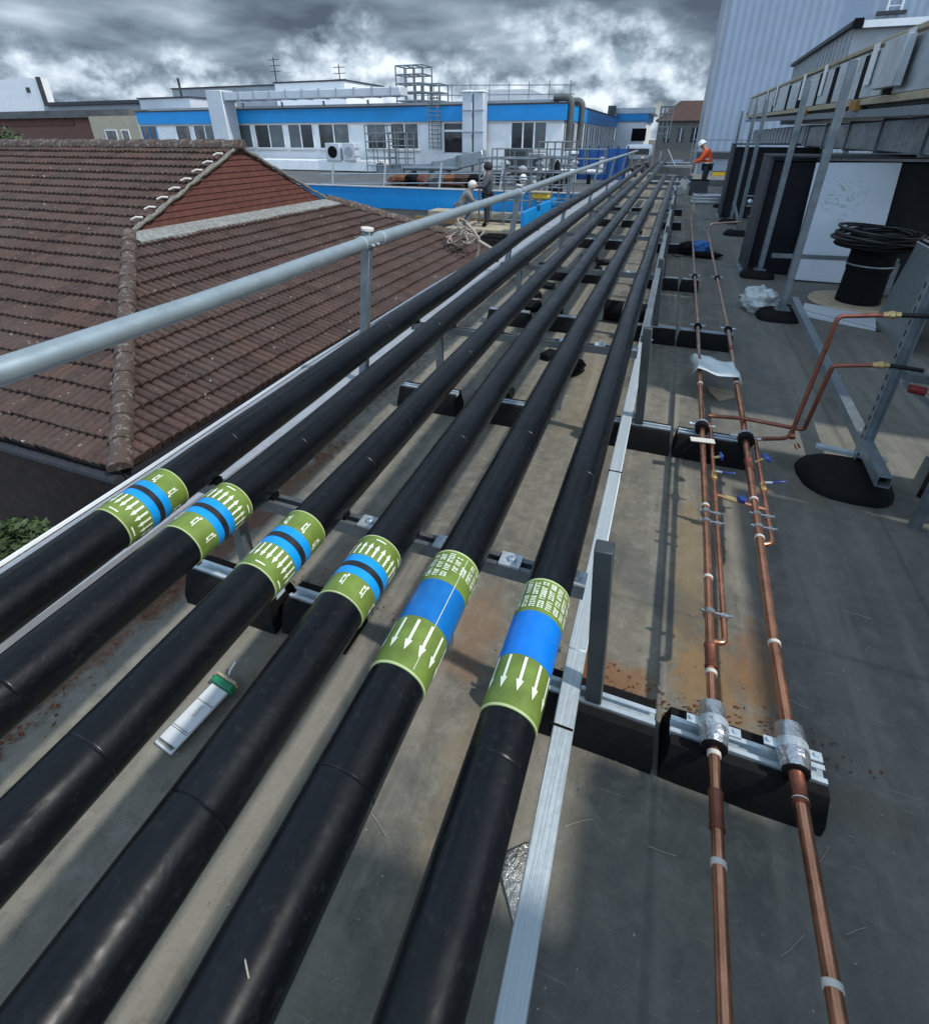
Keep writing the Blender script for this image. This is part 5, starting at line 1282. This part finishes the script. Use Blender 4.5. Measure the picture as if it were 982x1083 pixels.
Y6 = 31.; t = thing('brick_building', 'brown brick building with dark flat roof edge at the far left', 'building', (gY(40, 140, Y6).x, Y6, GZ))
a = gY(-60, 160, Y6); e = gY(103, 124, Y6); b = MB(); b.bb(a.x-8, e.x, Y6, Y6+6, GZ, e.z); b.build('wall', MAT['brick'], t)
b = MB(); b.bb(a.x-8, e.x+3.6, Y6-.35, Y6+6, e.z+.001, gY(60, 117, Y6).z); b.build('roof_edge', MAT['dkgrey'], t)
b = MB(); b.bb(a.x-2, gY(78, 128, Y6).x, Y6-.06, Y6-.004, gY(40, 133, Y6).z, gY(40, 127, Y6).z); b.build('red_band', MAT['redtile'], t)
Y7 = 30.; t = thing('beige_building', 'beige rendered block with small white framed windows', 'building', (gY(124, 140, Y7).x, Y7, GZ))
a = gY(104, 160, Y7); e = gY(143, 122, Y7); b = MB(); b.bb(a.x, e.x, Y7, Y7+5, GZ, e.z); b.build('wall', MAT['beige'], t)
for q0, q1 in ((113, 124), (130, 137)):
    window(t, gY(q0, 143, Y7).x, gY(q1, 143, Y7).x, gY(q0, 149, Y7).z, gY(q0, 138, Y7).z, Y7, 1, 'white')
t = thing('dark_tree', 'dark green tree top beside the brick building', 'tree', (gY(0, 150, 24).x, 24, GZ))
b = MB(); c = gY(2, 143, 24); leafball(b, (c.x, 24, c.z-1.6), (1.5, 1.5, 2.0), 2600, .14, 8); b.build('crown', MAT['leaf'], t)
b = MB(); b.tube([V(c.x, 24, GZ), V(c.x, 24, c.z-2)], [.25, .12], 8); b.build('trunk', MAT['bark'], t)
# ================================================================== lower roof edge: blue upstand, brickwork, timber, scaffold, clutter
t = thing('blue_upstand', 'bright blue roof upstand above grey blockwork behind the tiled roof', 'wall', (-8, 17, -3))
b = MB(); b.bb(-30, -2.72, 16.95, 17.028, -.50, .17); b.build('blue_panel', MAT['bluef'], t)
b = MB(); b.bb(-30, -2.70, 16.92, 17.06, .1705, .205); b.build('edge_trim', MAT['ltgrey'], t)
b = MB(); b.bb(-30, -2.76, 16.97, 17.5, GZ, -.501); b.build('block_wall', MAT['brickg'], t)
b = MB(); b.bb(-2.72, -2.6, 16.95, 30, -.6, .14); b.build('return_panel', MAT['bluef'], t)
t = thing('scaffold_boards', 'row of pale timber scaffold boards below the blue upstand', 'scaffold boards', (-5, 16.2, -.6))
for k, (p, q) in enumerate((((455, 219), (498, 226)), ((500, 222), (542, 226)), ((546, 222), (578, 226)), ((580, 221), (596, 223)))):
    a, e = gY(*p, 16.2), gY(*q, 16.2); b = MB(); b.bb(a.x, e.x, 16.0, 16.75, min(a.z, e.z)-.16, max(a.z, e.z)-.08); b.build('board', MAT['timber'], t)
b = MB(); a, e = gY(440, 226, 16.1), gY(515, 238, 16.1); b.bb(a.x, e.x, 15.95, 16.05, e.z, a.z-.05); b.build('toe_board', M('worn orange board', (.26, .16, .06), .8, 0, .3, 6, .2, 40), t)
cage('scaffold_bay', 'steel scaffold bay in front of the blue upstand, where two workers stand', (506, 168, 562, 262), 15.0, 4, 1.1, 3, .026)
t = thing('edge_guard_rail', 'pale temporary guard rail posts along the lower roof edge', 'guard rail', (-8, 17.6, .12))
for px_ in (352, 406, 464, 510, 528):
    b = MB(); a = gY(px_, 199, 17.4); b.tube([V(a.x, 17.4, .12), V(a.x+.12, 17.4, gY(px_, 172, 17.4).z)], .035, 7); b.build('rail_post', MAT['galvl'], t)
b = MB(); b.tube([gY(340, 184, 17.4), gY(540, 183, 17.4)], .02, 6); b.tube([gY(340, 194, 17.4), gY(540, 193, 17.4)], .018, 6); b.build('rail_bar', MAT['galv'], t)
rnd = random.Random(77)
for k in range(7):
    px_ = 424+k*13; c = gY(px_, 193, 18.6); mats = ['rust', 'black', 'redtile', 'dkgrey', 'rust', 'brownroof', 'black']
    o = lump((c.x, 18.6, .28), (.34+.15*rnd.random(), .3, .17+.1*rnd.random()), 40+k, 14, 9, .5, 3).build('rubble_sack', MAT[mats[k]], angle=25)
    tag(o, 'dark sack or rubble heap on the lower roof behind the blue upstand', 'rubble', 'rubble heaps on the lower roof')
# deck clutter close to the blue building corner
for k, (px_, Y, w_, h_, mt, lb) in enumerate(((545, 24, 1.1, 1.0, 'dkgrey', 'dark plant frame before the corner window'), (566, 22, .7, .9, 'midgrey', 'grey plant box left of the black hooded shape'), (612, 25, 1.5, .9, 'white', 'white equipment box by the building corner'), (586, 23, 1.6, .5, 'galvd', 'low grey duct section on the lower roof'))):
    c = gY(px_, 180, Y); t = thing('plant_box', lb, 'plant box', (c.x, Y, .12))
    b = MB(); b.bb(c.x-w_/2, c.x+w_/2, Y, Y+.7, .25, .25+h_); b.build('casing', MAT[mt], t, bevel=.03)
    b = MB(); b.bb(c.x-w_/2, c.x-w_/2+.1, Y+.1, Y+.6, .121, .249); b.bb(c.x+w_/2-.1, c.x+w_/2, Y+.1, Y+.6, .121, .249); b.build('foot', MAT['galvd'], t)
    b = MB(); b.bb(c.x-w_*.35, c.x+w_*.35, Y-.02, Y-.002, .35, .15+h_); b.build('grille', MAT['charcoal'], t)
t = thing('dark_hood', 'black pointed covered shape standing on the lower roof', 'cover', tuple(gY(588, 195, 18)))
c = gY(588, 190, 18); b = MB(); b.lathe([(.0, 0), (.24, 0), (.20, .35), (.11, .75), (.04, .92), (0, .94)], (c.x, 18, .13), 14); b.build('hood_cloth', MAT['black'], t)
t = thing('white_lamp', 'small white globe lamp on the lower roof rail', 'lamp', tuple(gY(553, 195, 16.5)))
c = gY(553, 189, 16.5); b = MB(); b.ell(c, (.12, .12, .14), 12, 8); b.build('globe', MAT['white'], t); b = MB(); b.tube([V(c.x, 16.5, -.4), V(c.x, 16.5, c.z-.1)], .02, 6); b.build('stem', MAT['galvl'], t)
t = thing('blue_barrier', 'dark blue sheeted barrier beside the far end of the handrail', 'barrier', (-3.6, 24, 0))
b = MB(); a = gY(612, 168, 24); e = gY(664, 157, 24); b.bb(a.x, e.x, 24, 24.08, .13, e.z); b.build('sheet', MAT['bluebag'], t)
b = MB()
for k in range(6): x = lerp(a.x, e.x, k/5); b.bb(x-.03, x+.03, 23.93, 23.99, .13, e.z+.1)
b.build('barrier_post', MAT['bluepl'], t)
t = thing('blue_wall_panel', 'sky blue low wall panel seen between handrail posts', 'wall', (-3.2, 14.2, 0))
b = MB(); a = gX(549, 212, -3.3); b.bb(-3.36, -3.28, 12.6, 16.3, -.75, .12); b.build('panel', MAT['bluef'], t)
b = MB(); b.bb(-3.40, -3.24, 12.55, 16.35, -.86, -.755); b.build('timber_plate', MAT['timber'], t)
b = MB(); b.bb(-3.45, -3.2, 12.6, 16.3, GZ, -.865); b.build('block_base', MAT['brickg'], t)
t = thing('yellow_crate', 'yellow crate on the walkway before the sky blue panel', 'crate', tuple(gY(575, 208, 14.5)))
c = gY(572, 207, 14.0); b = MB(); b.box(c, (.42, .3, .15)); b.build('crate_body', MAT['yellow'], t, bevel=.03); b = MB(); b.box(c+V(0, 0, .09), (.46, .34, .03)); b.build('crate_rim', MAT['timber'], t)
# slab under the walkway workers: scaffold deck
b = MB(); b.bb(-5.9, -3.6, 14.0, 15.4, -.62, -.55)
t = thing('scaffold_deck', 'narrow timber scaffold deck under the two workers', 'scaffold boards', (-4.7, 14.6, -.6)); b.build('deck_boards', MAT['timber'], t)
# rope heap
t = thing('rope_heap', 'heap of pale rope hanging over the end of the tiled roof', 'rope', tuple(gY(490, 245, 12.5)))
rnd = random.Random(5); b = MB()
for k in range(9):
    c = gY(478+rnd.random()*26, 238+rnd.random()*16, 12.2+rnd.random()*.6); pts = []
    for i in range(15):
        a = i/14*2*math.pi; pts.append(c+V(math.cos(a)*.22, math.sin(a)*.14, math.sin(a+k)*.14))
    b.tube(pts, .02, 6)
b.tube([gY(x, y, 12.0) for x, y in ((493, 236), (500, 243), (506, 252), (507, 262), (503, 275), (501, 284))], .035, 7)
b.tube([gY(x, y, 12.0) for x, y in ((505, 254), (518, 262), (530, 268))], .04, 7)
b.build('rope_loops', MAT['rope'], t, angle=60)
# ================================================================== clutter at the far end of our roof
rnd = random.Random(31)
cl_ = [('foil_slab', 'stack of silver insulation slabs on the roof in front of the worker', 'insulation', (751, 215), 1.05, .6, .22, 'foil'),
       ('tool_box', 'dark grey tool box at the feet of the worker', 'tool box', (737, 206), .55, .35, .45, 'charcoal'),
       ('yellow_level', 'long yellow box lying on the roof beside the worker', 'box', (767, 186), 1.3, .25, .20, 'yellow'),
       ('paint_tub', 'pale tub left of the orange jacketed worker', 'tub', (722, 200), .3, .3, .32, 'whiteband'),
       ('white_tub', 'white tub near the ends of the cut black pipes', 'tub', (704, 190), .4, .3, .3, 'white')]
for nm, lb, cat, px_, sx, sy_, sz, mt in cl_:
    c = gp(px_[0], px_[1], 0); t = thing(nm, lb, cat, tuple(c))
    if 'tub' in nm:
        b = MB(); b.lathe([(0, 0), (sx*.42, 0), (sx*.5, sz), (sx*.45, sz), (0, sz*.96)], c, 16); b.build('tub_body', MAT[mt], t); b = MB(); b.tube([c+V(-sx*.5, 0, sz*.9), c+V(0, -.05, sz*1.35), c+V(sx*.5, 0, sz*.9)], .012, 6); b.build('handle', MAT['galvl'], t)
    elif nm == 'foil_slab':
        for k in range(3):
            b = MB(); b.box(c+V((k-1)*.02, .03*k, .05+.075*k), (sx, sy_, .07), Matrix.Rotation(.03*k, 3, 'Z')); b.build('slab', MAT['foil'], t, bevel=.008)
    else:
        b = MB(); b.box(c+V(0, 0, sz/2), (sx, sy_, sz)); b.build('box_body', MAT[mt], t, bevel=.02); b = MB(); b.box(c+V(0, 0, sz+.012), (sx*1.03, sy_*1.05, .02)); b.build('lid', MAT['charcoal' if mt != 'charcoal' else 'black'], t)
# pipe fittings wrapped in purple grey sheet where the two outer pipes stop
t = thing('pipe_bundle', 'cluster of grey wrapped elbows between the outer black pipes far away', 'pipe fittings', (-1.5, 22, .7)); 
for k in range(5):
    c = V(-1.62+.1*(k % 4)+rnd.uniform(-.05, .2), 21.5+k*.75, .66+rnd.uniform(-.05, .12)); b = MB()
    b.tube(path(c+V(-.3, -.1, -.1), c+V(0, 0, .1), c+V(.15, .35, -.2), rr=.1), .07, 10); b.build('wrapped_elbow', M('purple grey wrap', (.05, .045, .052), .6, 0, .3, 8, .3, 30) if k == 0 else bpy.data.materials['purple grey wrap'], t, angle=60)
t = thing('cross_duct', 'low dark cross duct spanning the end of the roof', 'duct', (-.4, 24, 0))
b = MB(); b.bb(-1.2, .5, 24, 24.6, .0, .35); b.bb(-.9, .45, 26.5, 27, 0, .55); b.build('duct_body', MAT['dkgrey'], t, bevel=.02)
for k in range(2):
    b = MB(); b.tube([V(-.95+.9*k, 27.6, .2), V(-.95+.28*k, 27.6, 1.15+.07*(k % 3))], .03, 6); b.tube([V(-1.1, 27.6+.2*k, .55+.12*k), V(.5, 27.6+.2*k, .55+.12*k)], .025, 6); b.build('cross_pipe', MAT['galv'], t)
b = MB(); b.bb(-1.15, .45, 23.97, 23.999, .1, .16); b.build('duct_band', MAT['galvl'], t)
t = thing('van_like_unit', 'white low plant unit at the end of the pipes', 'plant unit', (-2.2, 33, 0)); t.name = 'plant_unit'
b = MB(); b.bb(-3.0, -1.6, 33, 34, .75, 1.35); b.build('casing', MAT['white'], t, bevel=.1); b = MB(); b.bb(-2.9, -1.75, 32.97, 32.999, .85, 1.15); b.build('grille', MAT['charcoal'], t); b = MB(); b.bb(-2.95, -2.85, 33.1, 33.9, 0, .749); b.bb(-1.75, -1.65, 33.1, 33.9, 0, .749); b.build('foot', MAT['galvd'], t)

# loose things lying about where the pipes stop
bits = [((712, 206), 'grey duct offcut lying behind the end of the fifth pipe', (.5, .3, .25), 'galv'), ((724, 188), 'white wrapped bundle beyond the long strut', (.35, .3, .3), 'film'), ((700, 178), 'dark box between the far pipe ends and the cross duct', (.5, .4, .3), 'charcoal'),
        ((729, 180), 'brown cardboard carton left of the worker', (.4, .35, .35), 'card'), ((716, 172), 'pale metal tray near the far cross duct', (.9, .4, .18), 'ltgrey'), ((760, 196), 'grey sheet offcuts stacked behind the silver slabs', (.8, .5, .2), 'dkgrey')]
for (px_, py_), lb, (sx, sy_, sz), mt in bits:
    c = gp(px_, py_, 0); t = thing('site_carton' if mt == 'card' else 'duct_offcut', lb, 'carton' if mt == 'card' else 'offcut', tuple(c))
    b = MB(); b.box(c+V(0, 0, sz/2+.002), (sx, sy_, sz), Matrix.Rotation(rnd.uniform(-.5, .5), 3, 'Z'), .93); b.build('body', MAT[mt], t, bevel=.02)
    b = MB(); b.bar(c+V(-sx*.3, 0, sz+.02), c+V(sx*.4, .1, sz+.03), .05, .03); b.build('loose_strip', MAT['galvl'], t)

cage('scaffold_bay', 'light steel scaffold bay left of the sky blue panel, beyond the handrail', (566, 150, 604, 222), 15.6, 4, 1.0, 3, .022)
cage('scaffold_bay', 'long low scaffold rail before the white facade corner window', (520, 158, 640, 182), 20.5, 2, .6, 7, .024)
rnd = random.Random(55)
for k, (px_, Y, lb, mt) in enumerate(((455, 21.5, 'low grey pipe run on feet crossing the lower roof, left part', 'galvd'), (548, 20.0, 'grey pipe run with upturned ends below the corner window', 'dkgrey'), (600, 21.5, 'white pipe run on the lower roof behind the black hood', 'white'))):
    c = gY(px_, 184, Y); t = thing('pipe_run', lb, 'pipework', (c.x, Y, .12)); b = MB()
    b.tube(path(V(c.x-1.3, Y, .13), V(c.x-1.3, Y, .55), V(c.x+1.2, Y+.2, .55), V(c.x+1.2, Y+.2, 1.05), rr=.12), .09, 10); b.build('pipe_tube', MAT[mt], t, angle=60)
    b = MB()
    for q in (-.8, 0, .8): b.bb(c.x+q-.06, c.x+q+.06, Y-.02, Y+.2, .121, .44)
    b.build('pipe_foot', MAT['rubber'], t)
for k in range(6):
    c = gY(516+k*18, 188, 19+k*.7); t = thing('roof_vent', ['short grey roof vent nearest the standing worker', 'second small roof vent right of the standing worker', 'small roof vent below the corner window', 'small roof vent left of the black hood', 'small roof vent right of the black hood', 'small roof vent farthest right beside the blue barrier'][k], 'roof vent', (c.x, c.y, .12))
    h_ = .45+.25*rnd.random(); b = MB(); b.tube([V(c.x, c.y, .12), V(c.x, c.y, .12+h_)], .10, 10); b.build('vent_pipe', MAT[('galv', 'dkgrey', 'ltgrey')[k % 3]], t, angle=60)
    b = MB(); b.lathe([(0, 0), (.17, 0), (.17, .05), (.05, .14), (0, .14)], (c.x, c.y, .12+h_+.03), 12); b.build('vent_cap', MAT['midgrey'], t)
# ================================================================== people
def skinmesh(name, verts, edges, radii, mat, parent, sub=2, root=0):
    me = bpy.data.meshes.new(name); me.from_pydata([tuple(v) for v in verts], edges, []); o = bpy.data.objects.new(name, me); COL.objects.link(o)
    o.parent = parent; me.materials.append(mat)
    s = o.modifiers.new('skin', 'SKIN'); s.use_smooth_shade = True
    for i, rr in enumerate(radii):
        d = me.skin_vertices[0].data[i]; d.radius = rr if isinstance(rr, tuple) else (rr, rr); d.use_root = (i == root)
    q = o.modifiers.new('sub', 'SUBSURF'); q.levels = sub; q.render_levels = sub
    return o
def person(label, loc, rz, pose, top, bot, hat, scale=1.0, group=None):
    t = thing('person', label, 'person', loc, group); t.rotation_euler = (0, 0, rz); t.scale = (scale,)*3
    P = dict(pel=(0, 0, .92), wst=(0, 0, 1.06), chs=(0, .0, 1.28), nck=(0, .0, 1.45), hd0=(0, .02, 1.54), hd1=(0, .03, 1.64), hd2=(0, .02, 1.71),
             lsh=(-.19, 0, 1.39), lel=(-.24, .03, 1.12), lwr=(-.2, .2, .98), lha=(-.18, .29, .97), rsh=(.19, 0, 1.39), rel=(.24, .03, 1.12), rwr=(.2, .2, .98), rha=(.18, .29, .97),
             lhp=(-.10, 0, .88), lkn=(-.11, .03, .49), lan=(-.11, 0, .10), lto=(-.12, .15, .04), rhp=(.10, 0, .88), rkn=(.11, .03, .49), ran=(.11, 0, .10), rto=(.12, .15, .04))
    P.update(pose); K = list(P); I = {k: i for i, k in enumerate(K)}
    Rr = dict(pel=(.15, .11), wst=(.13, .10), chs=(.16, .115), nck=(.055, .055), hd0=(.075, .085), hd1=(.082, .098), hd2=(.06, .07), lsh=.065, rsh=.065, lel=.045, rel=.045, lwr=.03, rwr=.03, lha=.035, rha=.035, lhp=.095, rhp=.095, lkn=.065, rkn=.065, lan=.045, ran=.045, lto=.04, rto=.04)
    E = [('pel', 'wst'), ('wst', 'chs'), ('chs', 'nck'), ('nck', 'hd0'), ('hd0', 'hd1'), ('hd1', 'hd2')]
    for s in 'lr': E += [('chs', s+'sh'), (s+'sh', s+'el'), (s+'el', s+'wr'), (s+'wr', s+'ha'), ('pel', s+'hp'), (s+'hp', s+'kn'), (s+'kn', s+'an'), (s+'an', s+'to')]
    skinmesh('body', [P[k] for k in K], [(I[a], I[c]) for a, c in E], [Rr[k] for k in K], MAT['skin'], t, 2, I['pel'])
    def garment(name, keys, edges, grow, mat):
        ii = {k: i for i, k in enumerate(keys)}
        def g(v): return (v[0]+grow, v[1]+grow) if isinstance(v, tuple) else (v+grow, v+grow)
        return skinmesh(name, [P[k] for k in keys], [(ii[a], ii[c]) for a, c in edges], [g(Rr[k]) for k in keys], mat, t, 2, 0)
    garment('jacket', ['pel', 'wst', 'chs', 'lsh', 'lel', 'lwr', 'rsh', 'rel', 'rwr'], [('pel', 'wst'), ('wst', 'chs'), ('chs', 'lsh'), ('lsh', 'lel'), ('lel', 'lwr'), ('chs', 'rsh'), ('rsh', 'rel'), ('rel', 'rwr')], .042, top)
    ks = ['pel', 'lhp', 'lkn', 'lan', 'rhp', 'rkn', 'ran']
    garment('trousers', ks, [('pel', 'lhp'), ('lhp', 'lkn'), ('lkn', 'lan'), ('pel', 'rhp'), ('rhp', 'rkn'), ('rkn', 'ran')], .018, bot)
    for s in 'lr':
        garment('boot', [s+'an', s+'to'], [(s+'an', s+'to')], .02, MAT['black'])
    h = Vector(P['hd1']); f = (Vector(P['hd1'])-Vector(P['nck'])); f.normalize()
    b = MB()
    if hat == 'helmet':
        b.lathe([(0, .145), (.05, .14), (.10, .11), (.128, .06), (.135, .0), (.165, -.012), (.165, -.02), (.12, -.01), (0, -.01)], h+f*.03+t.location*0, 18, f.to_track_quat('Z', 'Y').to_matrix()); nm, mt = 'hard_hat', MAT['helmet']
    else:
        b.ell(h+f*.03+V(0, -.02, 0), (.115, .135, .13), 16, 10); nm, mt = ('hood', hat)
    b2 = b; me = bpy.data.meshes.new(nm); me.from_pydata([tuple(p) for p in b2.v], [], b2.f); me.materials.append(mt); me.shade_smooth(); o = bpy.data.objects.new(nm, me); COL.objects.link(o); o.parent = t
    b = MB(); b.ell(h+V(0, .105, -.01), (.014, .022, .022), 8, 6)
    for sx in (-.075, .075): b.ell(h+V(sx*1.12, .0, -.01), (.014, .03, .04), 8, 6)
    me = bpy.data.meshes.new('face'); me.from_pydata([tuple(p) for p in b.v], [], b.f); me.materials.append(MAT['skin']); me.shade_smooth(); o = bpy.data.objects.new('face', me); COL.objects.link(o); o.parent = t
    b = MB()
    for sx in (-.032, .032): b.ell(h+V(sx, .094, .012), (.012, .006, .007), 8, 5)
    b.ell(h+V(0, .098, -.055), (.026, .006, .006), 8, 5)
    me = bpy.data.meshes.new('eyes_and_mouth'); me.from_pydata([tuple(p) for p in b.v], [], b.f); me.materials.append(MAT['dark']); o = bpy.data.objects.new('eyes_and_mouth', me); COL.objects.link(o); o.parent = t
    # five fingers on each hand, slightly curled
    for s in 'lr':
        hnd, wr = Vector(P[s+'ha']), Vector(P[s+'wr']); d = (hnd-wr).normalized(); sd = d.cross(V(0, 0, 1)).normalized(); dn = sd.cross(d)
        b = MB()
        for k in range(4): 
            q = hnd+sd*(-.027+.018*k)+d*.02; L_ = (.062, .075, .07, .055)[k]; b.tube([q, q+d*L_*.5-dn*.006, q+d*L_*.85-dn*.03], [.010, .009, .007], 7)
        sg = 1 if s == 'l' else -1
        b.tube([hnd+sd*.03*sg-d*.02, hnd+sd*.055*sg+d*.01, hnd+sd*.055*sg+d*.04-dn*.01], [.012, .010, .008], 7)
        me = bpy.data.meshes.new('fingers'); me.from_pydata([tuple(p) for p in b.v], [], b.f); me.materials.append(MAT['skin']); me.shade_smooth(); o = bpy.data.objects.new('fingers', me); COL.objects.link(o); o.parent = t
    return t
c = gp(741, 200, 0)
lean = dict(chs=(0, .10, 1.26), nck=(0, .18, 1.41), hd0=(0, .24, 1.48), hd1=(0, .29, 1.55), hd2=(0, .32, 1.61), lsh=(-.19, .10, 1.36), rsh=(.19, .10, 1.36), lel=(-.25, .20, 1.10), rel=(.25, .20, 1.10), lwr=(-.14, .42, 1.02), rwr=(.14, .42, 1.02), lha=(-.10, .51, 1.01), rha=(.10, .51, 1.01))
pw = person('worker in orange hi vis jacket and white hard hat looking down at the pipes', (.83, 20.6, 0), R(80), lean, MAT['orange'], MAT['dark'], 'helmet', .95)
hb = None
tm = None
fz = -.55
w2 = gY(516, 232, 14.6)
person('worker in grey top and dark trousers standing on the scaffold', (gY(516, 200, 14.6).x, 14.6, -.55), R(100), dict(lwr=(-.28, .25, 1.15), lha=(-.28, .33, 1.18), lel=(-.3, .08, 1.14)), M('slate work jacket', (.055, .062, .07), .8, 0, .3, 10, .4, 22, bdist=.012), MAT['dark'], MAT['dark'], .93)
crouch = dict(pel=(0, -.12, .62), wst=(0, -.02, .74), chs=(0, .12, .92), nck=(0, .2, 1.05), hd0=(0, .25, 1.12), hd1=(0, .28, 1.19), hd2=(0, .3, 1.26), lsh=(-.19, .14, 1.0), rsh=(.19, .14, 1.0), lel=(-.24, .28, .78), rel=(.24, .28, .78), lwr=(-.16, .46, .7), rwr=(.16, .46, .7), lha=(-.12, .54, .68), rha=(.12, .54, .68),
              lhp=(-.11, -.1, .6), rhp=(.11, -.1, .6), lkn=(-.14, .25, .48), rkn=(.14, .25, .48), lan=(-.12, .02, .1), ran=(.12, .02, .1), lto=(-.13, .17, .04), rto=(.13, .17, .04))
person('crouching worker in pale hooded top beside the standing one', (gY(491, 220, 14.5).x, 14.4, -.62), R(-60), crouch, M('pale work jacket', (.20, .205, .19), .8, 0, .25, 10, .3, 30), MAT['greycloth'], MAT['whiteband'], .95)

b = MB(); Mt = Matrix.Rotation(R(-12), 3, 'X')
for z, rr in ((1.00, (.20, .165)), (1.12, (.198, .168))):
    prof = [(1.0, -.022), (1.015, 0), (1.0, .022)]; vs_ = []
    for q, dz in prof:
        for k in range(24):
            a = 2*math.pi*k/24; vs_.append(V(rr[0]*q*math.cos(a), rr[1]*q*math.sin(a)+(z-.92)*.30, z+dz))
    b.add(vs_, [(i*24+k, i*24+(k+1) % 24, (i+1)*24+(k+1) % 24, (i+1)*24+k) for i in range(2) for k in range(24)])
me = bpy.data.meshes.new('reflective_band'); me.from_pydata([tuple(p) for p in b.v], [], b.f); me.materials.append(MAT['whiteband']); me.shade_smooth(); o = bpy.data.objects.new('reflective_band', me); COL.objects.link(o); o.parent = pw
